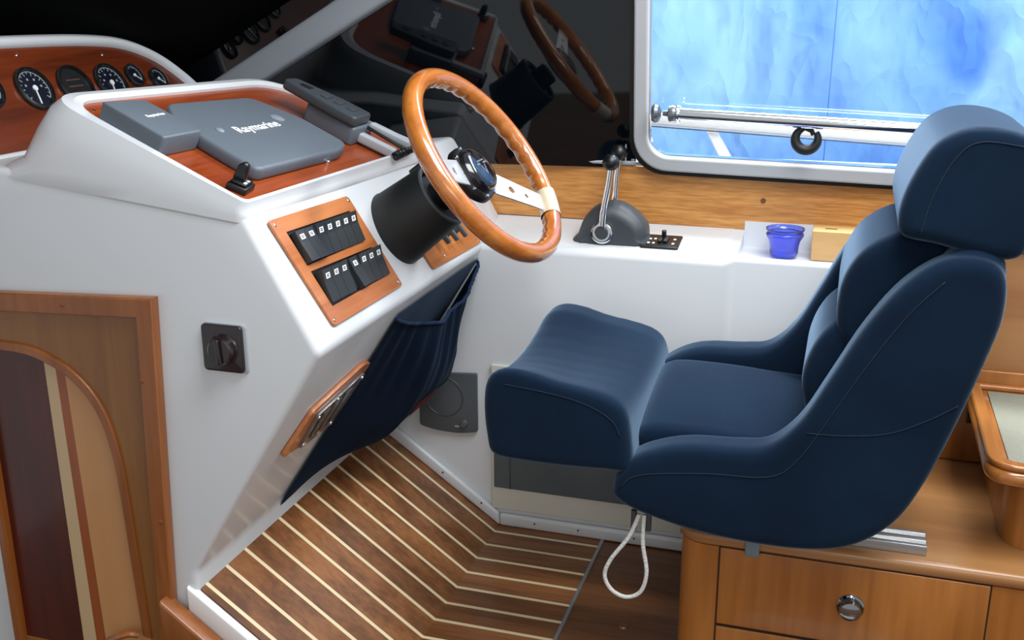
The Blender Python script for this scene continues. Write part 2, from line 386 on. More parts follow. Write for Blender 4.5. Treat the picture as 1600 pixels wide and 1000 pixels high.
# teak board behind the ledge
bm = NB(); a_prism(bm, [(-1.3, .955), (-.97, .962), (.3, .944), (1.6, .93), (1.6, .802), (.3, .806), (-.97, .812), (-1.3, .812)], 2.70, 2.75, MXZ); tb = finish(bm, 'wall_teak_board', TEAK, smooth=False); struct(tb)
bm = NB(); a_lathe(bm, [(0, .002), (.006, .0015), (.007, -.002), (0, -.002)], frame((-.195, 2.699, .884), (1, 0, 0), (0, 0, 1)), 14); o = finish(bm, 'wall_plug', mat('dark plug', '#6a4322', .5)); struct(o)
# thin pale bead over the board
bm = NB(); a_tube(bm, [(-1.1, 2.698, .965), (-.52, 2.698, .963), (.3, 2.698, .948), (1.5, 2.698, .933)], .0055, 8); struct(finish(bm, 'trim_4', GREYL))
# dark covered side window (leaning inboard)
nG = V((-.10, .985, .13)).normalized(); pG = V((-.52, 2.705, .962))
exG = V((1, .1/.985, 0)).normalized(); ezG = V((0, -.13/.985, 1)); ezG = (ezG-ezG.dot(exG)*exG).normalized()
MG = Matrix((exG, nG, ezG)).transposed().to_4x4(); MG.translation = pG
bm = NB(); a_box(bm, (-1.9, 0, -.012), (-.0, .012, .95), MG); struct(finish(bm, 'window_1', DGLASS, smooth=False))
# white clip and joint near lower corner of dark window
bm = NB(); a_box(bm, (-.028, -.003, .0), (-.024, 0, .05), MG); a_box(bm, (-.012, -.004, .0), (-.004, 0, .012), MG); struct(finish(bm, 'trim_5', GREYL, bev=.001))
# pillar between windscreen and side window
a = V((-1.95, 2.555, .945)); d = V((.36, 0, .2)).normalized()
Mp = frame(a, d, (0, 1, 0))
prof = [(0, -.035), (0.0, .0), (0, .035)]
bm = NB(); a_box(bm, (0, -.02, -.036), (1.5, .03, .036), Mp); struct(finish(bm, 'trim_6', PILL, bev=.012))
# windscreen, facing aft
Mw = frame(a+V((0, 0, .02)), d, (-.80, -1, -.05)); Mw.translation.x -= .17
bm = NB(); a_box(bm, (-1.2, 0, -.01), (1.5, 2.6, 0), Mw); struct(finish(bm, 'window_3', WSGL, smooth=False))
ZT_ = .353
# wooden seat-back panelling at the right, behind the table
bm = NB(); a_box(bm, (.2, 2.462, ZT_), (1.6, 2.492, .845)); struct(finish(bm, 'wall_panel', CABT, bev=.008))
bm = NB(); a_box(bm, (.2, 2.450, .845), (1.6, 2.54, .870)); struct(finish(bm, 'trim_7', CABT, bev=.010))
bm = NB(); a_box(bm, (.2, 2.452, ZT_), (1.6, 2.462, .575)); struct(finish(bm, 'wall_panel_lower', CAB, bev=.003))

bm = NB(); a_box(bm, (.452, 2.69, .945), (1.7, 2.74, 2.1)); struct(finish(bm, 'wall_window_side', GEL2, smooth=False))
# framed side window: opening 2-D in plane leaning like the dark one
nW = V((0, .992, .13)).normalized(); ezW = V((0, -.13, .992)).normalized()
MW = Matrix((V((1, 0, -.018)).normalized(), nW, ezW)).transposed().to_4x4(); MW.translation = V((-.52, 2.703, .948))
MWp = MW @ Matrix(((1,0,0,0),(0,0,-1,0),(0,1,0,0),(0,0,0,1)))   # local xy in the window plane, z toward the cabin
outer = rrect(.0, .008, .955, .86, .085, 10); inner = rrect(.036, .044, .919, .82, .055, 10)
plate([outer, inner], .034, MWp, 'window_2', ALUP, bev=.006); bpy.data.objects['window_2']['kind'] = 'structure'
outer2 = rrect(-.012, -.004, .967, .872, .09, 10)
o = plate([outer2, rrect(.004, .012, .951, .856, .083, 10)], .02, MWp, 'window_gasket', BLACK); struct(o)
o = plate([inner, rrect(.040, .048, .915, .816, .05, 10)], .02, MWp, 'window_seal', CHROME); struct(o)
bm = NB(); a_box(bm, (.03, -.012, .04), (.925, -.009, .83), MW); o = finish(bm, 'window_pane', PANE, smooth=False); struct(o)
# ------------------------------------------------------------------ outside the window
bm = NB(); nx, nz = 60, 40
vs = [[bm.verts.new((-2.2+4.6*i/nx, 3.45+.035*sin(i*.9+j*.35)*sin(j*.5)+random.uniform(-.006, .006)+.05*sin(i*.23), .2+2.6*j/nz)) for j in range(nz+1)] for i in range(nx+1)]
for i in range(nx):
    for j in range(nz): bm.faces.new((vs[i][j], vs[i+1][j], vs[i+1][j+1], vs[i][j+1]))
tp = finish(bm, 'tarpaulin', TARP, ang=180); tag(tp, 'crinkled translucent blue tarpaulin hung outside the framed window', 'tarpaulin')
bm = NB(); a_tube(bm, [(-.075, 3.36, .3), (-.072, 3.36, 1.2), (-.06, 3.36, 2.7)], .0022, 6); o = finish(bm, 'seam', mat('tarp seam', '#4a78b8', .8), tp)
gun = empty('guard_rail', (0, 3.05, .8), 'white guard rail with a slanting stay outside the window, in front of the blue tarpaulin', 'railing')
bm = NB(); a_prism(bm, [(-1.2, 1.050), (1.4, .935), (1.4, .985), (-1.2, 1.080)], 3.03, 3.07, MXZ); finish(bm, 'top_rail', WPAINT, gun, bev=.008)
bm = NB(); a_prism(bm, [(-.395, 1.02), (-.365, 1.02), (-.305, .92), (-.338, .92)], 3.04, 3.065, MXZ); finish(bm, 'stay', WPAINT, gun, bev=.004)
bm = NB(); a_box(bm, (-1.2, 3.0, .80), (1.4, 3.08, .935)); finish(bm, 'toe_rail', WPAINT, gun, bev=.008)
bm = NB(); a_tube(bm, [(-1.2, 3.03, 1.048), (1.4, 3.03, .933)], .0018, 6); finish(bm, 'rubber_strip', GREYD, gun)

# ================================================================== HELM CONSOLE
con = empty('helm_console', (-1.2, 1.95, -.4), 'white moulded helm console with a sloping red wood dash left of the helm seat', 'console')
NOSE = V((-.86, 0, .77)); TOPF = V((-1.0, 0, 1.026)); LOW = V((-1.165, 0, .285))
poly = [(-.86, .77), (-1.163, .285), (-1.163, -.4), (-2.1, -.4), (-2.1, 1.075), (-1.5, 1.072), (-1.25, 1.062), (-1.1, 1.038), (-1.0, 1.024)]
bm = NB(); a_prism(bm, poly, 1.6, 2.4924, MXZ)
body = finish(bm, 'body', GEL, con, bev=.014, segs=4, bang=25)
# part of the panel block that runs on over the ledge
bm = NB(); a_prism(bm, [(-.865, .772), (-1.2, .76), (-1.2, 1.0), (-1.0, 1.02)], 2.49, 2.695, MXZ); finish(bm, 'body_end', GEL, con, bev=.012)
# hood: loops of a rounded quad A(front near) B(back near) C(back far) D(front far)
dvec = V((-.365, 0, .155)).normalized(); ndash = V((.155, 0, .365)).normalized()
def quadloop(A, B, Cc, Dd, r, lift=0, n=8):
    P = [V(A), V(B), V(Cc), V(Dd)]; out = []
    for i in range(4):
        p = P[i]; a_ = P[i-1]; b_ = P[(i+1) % 4]; rr = r[i]
        A_ = p+(a_-p).normalized()*rr; B_ = p+(b_-p).normalized()*rr
        for k in range(n+1):
            t = k/n; out.append((1-t)**2*A_+2*t*(1-t)*p+t*t*B_+ndash*lift)
    # densify straight spans
    res = []
    for i in range(len(out)):
        res.append(out[i]); q = out[(i+1) % len(out)]
        if (q-out[i]).length > .06:
            for k in range(1, 6): res.append(out[i].lerp(q, k/6))
    return res
A0, B0, C0, D0 = (-1.0, 1.612, 1.027), (-1.372, 1.655, 1.184), (-1.335, 2.33, 1.168), (-.985, 2.38, 1.021)
RR = (.012, .06, .10, .02)
Lp = []
Lp.append(quadloop(A0, B0, C0, D0, RR, -.006))
Lp.append(quadloop(A0, B0, C0, D0, RR, .008))
def grow(a, b, c, d): return a, b, c, d
Lp.append(quadloop((-.996, 1.608, 1.026), (-1.385, 1.640, 1.190), (-1.345, 2.345, 1.172), (-.981, 2.39, 1.021), (.014, .07, .11, .02), .013))
Lp.append(quadloop((-.993, 1.604, 1.024), (-1.405, 1.627, 1.196), (-1.365, 2.36, 1.178), (-.978, 2.40, 1.019), (.016, .08, .12, .02), .010))
Lp.append(quadloop((-.992, 1.601, 1.020), (-1.425, 1.617, 1.190), (-1.385, 2.375, 1.170), (-.977, 2.41, 1.016), (.02, .09, .13, .02), .0))
Lp.append(quadloop((-.991, 1.5995, 1.014), (-1.455, 1.604, 1.150), (-1.41, 2.385, 1.13), (-.976, 2.415, 1.01), (.02, .10, .13, .02), .0))
Lp.append(quadloop((-.990, 1.5985, 1.006), (-1.49, 1.5985, 1.095), (-1.44, 2.39, 1.075), (-.975, 2.42, 1.004), (.02, .10, .13, .02), .0))
Lp.append(quadloop((-.992, 1.598, .998), (-1.56, 1.598, 1.066), (-1.48, 2.4, 1.055), (-.977, 2.42, .996), (.02, .10, .13, .02), -.0))
Lp.append(quadloop((-1.0, 1.61, .98), (-1.6, 1.61, 1.04), (-1.5, 2.4, 1.03), (-1.0, 2.40, .98), (.02, .10, .13, .02), -.0))
bm = NB(); a_loft(bm, Lp, cap0=True); hood = finish(bm, 'hood', GEL, con, ang=27)
# red dash board
bm = NB(); lp = quadloop(A0, B0, C0, D0, RR, -.004); lp2 = quadloop(A0, B0, C0, D0, RR, .002); a_loft(bm, [lp, lp2], cap0=True, cap1=True); finish(bm, 'dash_board', DASH, con, smooth=False)
P1 = V((-1.0, 1.6, 1.026))
MD = frame(P1+ndash*.002, (0, 1, 0), dvec)          # local x = across (outboard), y = up the slope, z must be outward
MD = Matrix((V((0, 1, 0)), dvec, ndash)).transposed().to_4x4(); MD.translation = P1+ndash*.002
for u_, v_ in ((.085, .375), (.66, .02)): screw(con, MD @ V((u_, v_, 0)), ndash, .004, CHROME)
# ---- navigation display cover and small display
nav = empty('chart_plotter', MD @ V((.36, .2, 0)), 'large slate-grey covered chart display lying on the red dash board', 'display')
pl = [(.126, .047), (.445, .035), (.500, .050), (.518, .175), (.486, .290), (.215, .316), (.158, .26), (.134, .12)]
P = rpoly(pl, [.02, .02, .02, .03, .03, .02, .02, .02], 5)
bm = NB(); a_prism(bm, P, 0.0, .028, MD); cv = finish(bm, 'cover', GREYC, nav, bev=.008, segs=3, bang=50)
text('Raymarine', .036, MD @ Matrix.Translation((.330, .175, .0285)) @ Matrix.Rotation(radians(-2), 4, 'Z'), 'lettering', WHITE, cv, .0004, .0004)
for (u_, v_, r_) in ((.215, .190, .009), (.436, .190, .016)):
    bm = NB(); a_lathe(bm, [(0, .004), (r_*.6, .0035), (r_, .001), (r_, -.002), (0, -.002)], MD @ Matrix.Translation((u_, v_, .028)), 24); finish(bm, 'button', mat('light slate dot', '#7b858f', .4), cv)
bm = NB(); a_box(bm, (.385, .028, 0), (.405, .042, .012), MD); finish(bm, 'latch', CHROME, nav, bev=.003)
dsp = empty('depth_display', MD @ V((.09, .26, 0)), 'small box-shaped slate-grey instrument cover at the near corner of the dash board', 'display')
bm = NB()
P = [(.048, .205), (.168, .205), (.168, .355), (.048, .355)]
P = rpoly([(.026, .188), (.142, .185), (.150, .320), (.044, .336)], .006, 3)
a_prism(bm, P, 0, .040, MD); cv = finish(bm, 'cover', GREYC, dsp, bev=.004, bang=50)
text('Raymarine', .0125, MD @ Matrix.Translation((.102, .262, .0405)), 'lettering', WHITE, cv, .0003, .0002)
# ---- black lever switch at the near corner
lev = empty('lever_switch', MD @ V((.062, .045, 0)), 'black lever switch on a square base at the near lower corner of the dash board', 'switch')
Ml = MD @ Matrix.Translation((.066, .042, 0)) @ Matrix.Rotation(radians(10), 4, 'Z')
bm = NB(); a_box(bm, (-.024, -.019, 0), (.024, .019, .014), Ml); a_box(bm, (-.019, -.015, .014), (.019, .015, .02), Ml); bs = finish(bm, 'base', BLACK, lev, bev=.003)
bm = NB(); a_prism(bm, [(-.012, 0), (.013, 0), (.009, .028), (-.001, .036), (-.009, .032)], -.007, .007, Ml @ Matrix(((0,0,1,0),(1,0,0,.004),(0,1,0,.018),(0,0,0,1)))); finish(bm, 'lever', BLACK, lev, bev=.003)
bm = NB(); a_box(bm, (-.016, -.013, .0195), (-.006, -.008, .0206), Ml); a_box(bm, (.0, -.013, .0195), (.006, -.008, .0206), Ml); finish(bm, 'marking', WHITE, bs, smooth=False)
# ---- radio handset on its cradle along the outboard edge of the dash
rad = empty('radio_handset', (-1.15, 2.33, 1.09), 'grey radio handset lying in its cradle at the outboard edge of the dash', 'radio handset')
bm = NB(); a_prism(bm, rpoly([(.565, .068), (.675, .070), (.68, .20), (.585, .205)], .010, 4), 0, .043, MD); finish(bm, 'cradle', GREYC, rad, bev=.006, bang=50)
bm = NB(); a_prism(bm, rpoly([(.560, .072), (.650, .074), (.655, .150), (.640, .272), (.590, .278), (.566, .15)], .012, 4), .044, .068, MD); hs = finish(bm, 'handset', GREYD, rad, bev=.006, bang=50)
bm = NB(); a_box(bm, (.600, .215, .0675), (.622, .242, .0692), MD); finish(bm, 'speaker_slot', BLACK, hs, bev=.0007)
for k in range(3):
    bm = NB(); a_box(bm, (.592, .165-k*.034, .0675), (.624, .183-k*.034, .071), MD); finish(bm, 'key', GREYD, hs, bev=.0015)
bm = NB(); a_box(bm, (.600, -.02, .006), (.625, .072, .028), MD); finish(bm, 'bracket', GREYL, rad, bev=.005)
bm = NB(); a_box(bm, (.650, -.03, .028), (.676, .074, .046), MD); finish(bm, 'bracket', GREYL, rad, bev=.005)
bm = NB(); a_tube(bm, [MD @ V(p) for p in ((.637, .075, .038), (.638, .03, .034), (.650, -.02, .026))], .004, 8); finish(bm, 'cable', BLACK, rad)
bm = NB(); pts = []
for k in range(145):
    t = k/144; a_ = t*2*pi*12
    pts.append(MD @ V((.60+t*.11, -.028+.002*t+.008*cos(a_), .016+t*.006+.009*sin(a_))))
a_tube(bm, pts, .0022, 6); finish(bm, 'coiled_cord', BLACK, rad)
# ---- gauge panel forward, facing aft
gup = V((-.5, 0, .87)).normalized(); gn = V((.87, 0, .5)).normalized()
MGP = Matrix((V((0, 1, 0)), gup, gn)).transposed().to_4x4(); MGP.translation = V((-1.65, 2.0, 1.13))
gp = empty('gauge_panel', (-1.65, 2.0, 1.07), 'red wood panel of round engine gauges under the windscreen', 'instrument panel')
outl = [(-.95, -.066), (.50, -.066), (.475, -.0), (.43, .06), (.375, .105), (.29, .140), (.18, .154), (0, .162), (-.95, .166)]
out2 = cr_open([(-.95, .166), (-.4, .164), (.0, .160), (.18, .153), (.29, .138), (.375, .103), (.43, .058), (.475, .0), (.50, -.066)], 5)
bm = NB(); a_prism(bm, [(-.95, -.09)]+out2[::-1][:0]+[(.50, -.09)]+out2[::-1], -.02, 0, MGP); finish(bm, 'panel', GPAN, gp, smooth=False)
# white moulded lip round it
bm = NB(); inn = out2; n_ = len(inn)
outp = []
for i, p in enumerate(inn):
    a_ = V(inn[max(i-1, 0)]); b_ = V(inn[min(i+1, n_-1)]); t = (b_-a_).normalized(); outp.append((p[0]-t.y*.026, p[1]+t.x*.026))
loops = []
for p, q in zip(inn, outp):
    m_ = ((p[0]+q[0])/2, (p[1]+q[1])/2)
    loops.append([MGP @ V((p[0], p[1], -.02)), MGP @ V((p[0], p[1], .008)), MGP @ V((m_[0]*.5+p[0]*.5, m_[1]*.5+p[1]*.5, .016)), MGP @ V((m_[0], m_[1], .018)), MGP @ V((q[0], q[1], .008)), MGP @ V((q[0], q[1], -.16))])
a_loft(bm, loops, closed=True, cap0=True, cap1=True); finish(bm, 'lip', GEL, gp, ang=60)
bm = NB(); a_box(bm, (-.95, -.13, -.05), (.5, -.072, .03), MGP); finish(bm, 'lower_lip', GEL, gp, bev=.012)
def gauge(u_, v_, r_, ang_, kind):
    Mg = MGP @ Matrix.Translation((u_, v_, 0))
    bm = NB(); a_lathe(bm, [(r_, 0), (r_, .006), (r_*.97, .009), (r_*.86, .010), (r_*.84, .006), (r_*.84, .003)], Mg, 40)
    g = finish(bm, 'gauge', mat('bezel', '#16181a', .25, coat=.5), gp)
    bm = NB(); a_lathe(bm, [(0, .0035), (r_*.85, .0035), (r_*.85, .0)], Mg, 40); finish(bm, 'dial', DIAL if kind != 'plain' else mat('dial plain', '#15181a', .4), g)
    bm = NB()
    if kind != 'plain':
        for k in range(15):
            t = radians(-130+260*k/14); c_, s_ = sin(t), cos(t); l = .13 if k % 2 else .2
            Mt = Mg @ Matrix.Rotation(-t, 4, 'Z'); a_box(bm, (-r_*.02, r_*(.80-l), .0036), (r_*.02, r_*.80, .0042), Mt)
        # arc
        arc = [Mg @ V((r_*.78*sin(radians(q)), r_*.78*cos(radians(q)), .004)) for q in range(-130, 131, 10)]
        a_tube(bm, arc, r_*.022, 5)
        if r_ > .04:
            for q in (-70, -20, 30, 80): a_box(bm, (-r_*.05, -r_*.05, .0036), (r_*.05, r_*.05, .0042), Mg @ Matrix.Translation((r_*.45*sin(radians(q)), r_*.45*cos(radians(q)), 0)))
    else:
        for q in (-.3, 0, .3): a_box(bm, (-r_*.45, q*r_-.0015, .0036), (r_*.45, q*r_+.0015, .0042), Mg)
    finish(bm, 'scale', mat('scale print', '#8c9494' if kind != 'plain' else '#5a3030', .6), g, smooth=False)
    if kind != 'plain':
        Mt = Mg @ Matrix.Rotation(radians(ang_), 4, 'Z'); bm = NB(); a_box(bm, (-r_*.035, -r_*.1, .0045), (r_*.035, r_*.75, .006), Mt); a_lathe(bm, [(0, .0075), (r_*.13, .007), (r_*.13, .004)], Mg, 16)
        finish(bm, 'needle', NEEDLE, g)
for a_ in ((-.215, .075, .047, 150, 'tach'), (-.078, .064, .050, 170, 'tach'), (.050, .058, .052, 0, 'plain'), (.172, .056, .050, 165, 'tach'), (.268, .068, .030, -130, 'small'), (.352, .052, .030, -130, 'small')):
    gauge(*a_)
for u_, v_ in ((-.07, .145), (.20, .13)): screw(gp, MGP @ V((u_, v_, .001)), gn, .004, CHROME)
bm = NB(); a_box(bm, (-.045, -.045, 0), (.0, -.010, .012), MGP); a_box(bm, (-.035, -.038, .012), (-.012, -.016, .018), MGP); finish(bm, 'key_switch', BLACK, gp, bev=.003)

# ---- slanted switch face
ev = V((-.138, 0, .256)).normalized(); nf = V((.256, 0, .138)).normalized()
MF = Matrix((V((0, 1, 0)), ev, nf)).transposed().to_4x4(); MF.translation = V((-.86, 1.6, .77))
sw = empty('switch_panel', MF @ V((.22, .14, 0)), 'orange wood switch panel with two rows of black rockers on the slanted console face', 'switch panel')
o1 = rpoly([(.078, .030), (.392, .027), (.360, .242), (.050, .252)], .010, 4)
row1 = [(.095, .151), (.334, .146), (.339, .212), (.086, .221)]; row2 = [(.106, .064), (.357, .062), (.349, .127), (.096, .138)]
pn = plate([o1, row1, row2], .006, MF, 'panel', SWP, sw, bev=.0012)
bm = NB(); a_box(bm, (.08, .05, -.001), (.36, .235, .001), MF); finish(bm, 'back_plate', BLACK, sw, smooth=False)
for u_, v_ in ((.062, .240), (.352, .232), (.380, .038), (.088, .040)): screw(sw, MF @ V((u_, v_, .006)), nf, .0038, CHROME)
def rocker_mesh(wd, ht, flip):
    # side profile: thicker at the pressed-out end
    bm = NB(); Mr = Matrix(((0,0,1,0),(1,0,0,0),(0,1,0,0),(0,0,0,1)))
    hi, lo = (.019, .008) if not flip else (.012, .016)
    a_prism(bm, [(-ht/2, 0), (ht/2, 0), (ht/2, hi), (ht*.12, (hi+lo)/2-.002), (-ht/2, lo)], -wd/2, wd/2, Mr)
    es = [e for e in bm.edges if e.calc_face_angle(0) > radians(40)]
    bmesh.ops.bevel(bm, geom=es, offset=.0012, segments=2, profile=.5, affect='EDGES'); bmesh.ops.recalc_face_normals(bm, faces=bm.faces)
    me = bpy.data.meshes.new('rocker_switch'); bm.to_mesh(me); bm.free(); me.materials.append(GREYB)
    bm = NB(); # printed symbol: small square outline and bar, on the raised half
    zz = lambda y: lo+((hi+lo)/2-.002-lo)*((y+ht/2)/(ht*.62)) if y < ht*.12 else (hi+lo)/2-.002+(hi-(hi+lo)/2+.002)*((y-ht*.12)/(ht*.38))
    def q(x0, y0, x1, y1):
        vs = [bm.verts.new((x, y, zz(y)+.0004)) for x, y in ((x0, y0), (x1, y0), (x1, y1), (x0, y1))]; bm.faces.new(vs)
    a_ = wd*.24; y_ = ht*.29
    q(-a_, y_-.0052, a_, y_-.0028); q(-a_, y_+.0025, a_, y_+.0048); q(-a_, y_-.0028, -a_*.5, y_+.0025); q(a_*.5, y_-.0028, a_, y_+.0025); q(-a_*.2, y_-.001, a_*.2, y_+.001)
    me2 = bpy.data.meshes.new('symbol'); bm.to_mesh(me2); bm.free(); me2.materials.append(WHITE)
    return me, me2
GREYB = mat('charcoal rocker', '#2a2e31', .45)
mA = rocker_mesh(.0325, .062, False); mB = rocker_mesh(.0325, .062, True)
mE = rocker_mesh(.029, .062, False)
def place(mp, u_, v_, ang_=0):
    r = bpy.data.objects.new('rocker_switch', mp[0]); COL.objects.link(r); r.parent = sw
    M_ = Matrix.Translation(-sw.location) @ MF @ Matrix.Translation((u_, v_, .003)) @ Matrix.Rotation(ang_, 4, 'Z'); r.matrix_local = M_
    s_ = bpy.data.objects.new('symbol', mp[1]); COL.objects.link(s_); s_.parent = r
for k in range(7): place(mA if k >= 2 else mB, .113+.0335*k, .184-.0012*k, radians(-1))
for k in range(3): place(mA, .122+.0335*k, .100-.0010*k, radians(-1))
bl = NB(); a_box(bl, (.207, .070, .002), (.222, .130, .010), MF); finish(bl, 'blank', BLACK, sw, bev=.001)
for k in range(4): place(mB if k == 0 else mA, .240+.0335*k, .0965-.001*k, radians(-1))
# ---- second small panel behind the wheel with trim levers
tp2 = empty('trim_panel', MF @ V((.73, .1, 0)), 'small wood panel with grey toggle levers behind the steering wheel', 'switch panel')
plate([rpoly([(.56, .020), (.872, .012), (.86, .12), (.54, .135)], .008, 4)], .006, MF, 'panel', SWP, tp2, bev=.0012)
for u_, v_ in ((.635, .082), (.685, .078), (.74, .075)):
    bm = NB(); a_lathe(bm, [(0, .02), (.010, .018), (.014, .006), (.014, 0), (0, 0)], MF @ Matrix.Translation((u_, v_, .006)), 20); k_ = finish(bm, 'knob_base', GREYD, tp2)
    bm = NB(); a_box(bm, (-.005, -.03, .018), (.005, .012, .03), MF @ Matrix.Translation((u_, v_, .006)) @ Matrix.Rotation(.35, 4, 'Z')); finish(bm, 'lever', mat('grey lever', '#5b5f60', .4), k_, bev=.003)
for u_, v_ in ((.645, .032), (.85, .024)): screw(tp2, MF @ V((u_, v_, .006)), nf, .0038, CHROME)

# ---- underside: instrument inspection panel and cloth pocket
eu = V((-.303, 0, -.49)).normalized(); nu = V((.49, 0, -.303)).normalized()
MU = Matrix((V((0, 1, 0)), -eu, nu)).transposed().to_4x4(); MU.translation = V((-.86, 1.6, .77))
vp = empty('fuse_panel', MU @ V((.25, -.26, 0)), 'wood framed fuse panel with clear cover on the underside of the console nose', 'fuse panel')
plate([rpoly([(.105, -.305), (.325, -.335), (.372, -.165), (.325, -.150), (.135, -.195)], .012, 4)], .010, MU, 'frame', SWP, vp, bev=.002)
plate([rpoly([(.170, -.310), (.31, -.312), (.350, -.182), (.320, -.180), (.168, -.215)], .008, 4)], .006, MU @ Matrix.Translation((0, 0, .010)), 'cover', mat('grey clear cover', '#6d6663', .15, coat=.5), vp, bev=.001)
for k in range(3):
    bm = NB(); a_box(bm, (.185+.042*k, -.285, .016), (.217+.042*k, -.215+.008*k, .019), MU); finish(bm, 'fuse_block', mat('fuse block', '#484442', .3, coat=.4), vp, bev=.002)
for u_, v_ in ((.175, -.300), (.175, -.224), (.24, -.205), (.34, -.19), (.30, -.302)): screw(vp, MU @ V((u_, v_, .017)), nu, .0038, CHROME)

pk = empty('cloth_pocket', MU @ V((.6, -.3, 0)), 'navy cloth storage pocket with gathered elastic mouth hanging under the console', 'pocket')
# corners in the underside plane: u across (y-1.6), v down the slope
def pk_edge(s):  # left edge u(s), right edge u(s), v from top to bottom
    vl = .055+(.575-.055)*s
    return vl
bm = NB(); NU, NV = 44, 40
TL, TR, BL, BR = V((.385, .040)), V((.8935, .035)), V((.335, .585)), V((.8935, .52))
def pos(s, t):       # s 0..1 across, t 0..1 down
    p = (TL.lerp(TR, s)).lerp(BL.lerp(BR, s), t); return p
# back sheet
g = [[bm.verts.new(MU @ V((pos(i/NU, j/NV).x, -pos(i/NU, j/NV).y, .004))) for j in range(NV+1)] for i in range(NU+1)]
for i in range(NU):
    for j in range(NV): bm.faces.new((g[i][j], g[i+1][j], g[i+1][j+1], g[i][j+1]))
finish(bm, 'back_sheet', POCK, pk, ang=180)
def mouth(s): return .02+.10*sin(pi*s)**.8
def front(s, t, off=0):
    t0 = mouth(s); tt = t0+(1-t0)*t; p = pos(s, tt)
    side = min(1, s/.45)**1.1*(min(1, (1-s)/(.07+.35*(1-t)**2))**.6)
    dep = side*(1-t**3.4)*(.052+.075*sin(min(1, t*1.3)*pi/2))
    puck = max(0, 1-t*2.0)
    wr = .0045*puck*min(1, .25+t*9)*sin(s*66+.8*sin(s*9))*sin(pi*s)**.5+.005*sin(s*19+t*4)*(1-t)*side+.004*sin(s*9-t*11)*side
    return MU @ V((p.x, -p.y, .006+dep+wr+off))
bm = NB(); NU2 = 150
g = [[bm.verts.new(front(i/NU2, (j/NV)**1.2)) for j in range(NV+1)] for i in range(NU2+1)]
for i in range(NU2):
    for j in range(NV): bm.faces.new((g[i][j], g[i+1][j], g[i+1][j+1], g[i][j+1]))
bmesh.ops.solidify(bm, geom=list(bm.faces), thickness=.002)
fs = finish(bm, 'front_sheet', POCK, pk, ang=180)
bm = NB(); a_tube(bm, [front(i/NU2, 0, .0) for i in range(NU2+1)], [.0042+.0006*sin(i*1.3) for i in range(NU2+1)], 10); finish(bm, 'elastic_hem', POCK, pk, ang=180)
bm = NB(); c_ = [front(a_, b_, .003) for a_, b_ in ((.50, .50), (.64, .46), (.66, .58), (.52, .63))]; vs = [bm.verts.new(p) for p in c_]; bm.faces.new(vs); bmesh.ops.solidify(bm, geom=list(bm.faces), thickness=.0015); finish(bm, 'red_tag', RED, pk, smooth=False)['label'] = 'small red label patch'
screw(pk, MU @ V((.875, -.05, .012)), nu, .004, BLACK, 'stud')

# ---- rotary isolator on the near face of the console
iso = empty('rotary_switch', (-1.05, 1.6, .766), 'dark brown square rotary isolator switch on the near white console face', 'switch')
MN = Matrix((V((1, 0, 0)), V((0, 0, 1)), V((0, -1, 0)))).transposed().to_4x4(); MN.translation = V((-1.05, 1.6, .766))
bm = NB(); a_prism(bm, rrect(-.042, -.046, .046, .047, .008), 0, .004, MN); finish(bm, 'surround', GREYL, iso, bev=.0012)
bm = NB(); a_prism(bm, rrect(-.043, -.044, .040, .045, .008), .0, .010, MN); finish(bm, 'plate', DBROWN, iso, bev=.002)
bm = NB(); a_lathe(bm, [(0, .028), (.022, .028), (.025, .025), (.0265, .012), (.030, .0095)], MN @ Matrix.Translation((.002, .0, 0)), 36); finish(bm, 'knob', DBROWN, iso)
bm = NB(); a_prism(bm, rrect(-.005, -.024, .005, .024, .004), .028, .034, MN @ Matrix.Translation((.002, .0, 0)) @ Matrix.Rotation(.08, 4, 'Z')); finish(bm, 'grip', DBROWN, iso, bev=.0015)
# ---- loudspeaker / heater plate on the side wall
spk = empty('heater_vent', (-.962, 2.4925, .34), 'square dark grey plastic vent plate on the side wall behind the pocket', 'vent')
MS = Matrix((V((1, 0, 0)), V((0, 0, 1)), V((0, -1, 0)))).transposed().to_4x4(); MS.translation = V((-.962, 2.4925, .343))
bm = NB(); a_prism(bm, rpoly([(-.083, -.078), (-.04, -.088), (.03, -.090), (.081, -.080), (.081, .085), (-.083, .072)], [.006, .02, .02, .006, .006, .006], 4), 0, .012, MS); finish(bm, 'plate', mat('vent grey', '#50565b', .5), spk, bev=.003, bang=50)
bm = NB(); a_lathe(bm, [(.052, .012), (.053, .0135), (.055, .0135), (.056, .012)], MS @ Matrix.Translation((-.012, .012, 0)), 48); finish(bm, 'ring', mat('ring grey', '#454a4f', .4), spk)
bm = NB(); a_lathe(bm, [(0, .022), (.008, .0215), (.010, .018), (.011, .012)], MS @ Matrix.Translation((.045, -.058, 0)), 24); finish(bm, 'knob', mat('knob grey', '#565b60', .4), spk)
bm = NB(); a_box(bm, (.018, -.071, .0118), (.032, -.067, .0126), MS); finish(bm, 'marking', GREYL, spk, smooth=False)

# ---- framed storage niche on the side wall behind the seat
ni = empty('wall_locker', (-.5, 2.4925, .06), 'cream framed locker with a smoked front low on the side wall behind the seat', 'locker')
bm = NB(); a_box(bm, (-.842, 2.482, .048), (-.33, 2.4925, .458)); finish(bm, 'frame', CREAM, ni, bev=.003)
bm = NB(); a_box(bm, (-.834, 2.478, .112), (-.34, 2.4835, .43)); finish(bm, 'front', SMOKE, ni, bev=.001)
bm = NB(); a_box(bm, (-.79, 2.4765, .112), (-.787, 2.4785, .43)); finish(bm, 'divider', GREYD, ni, smooth=False)

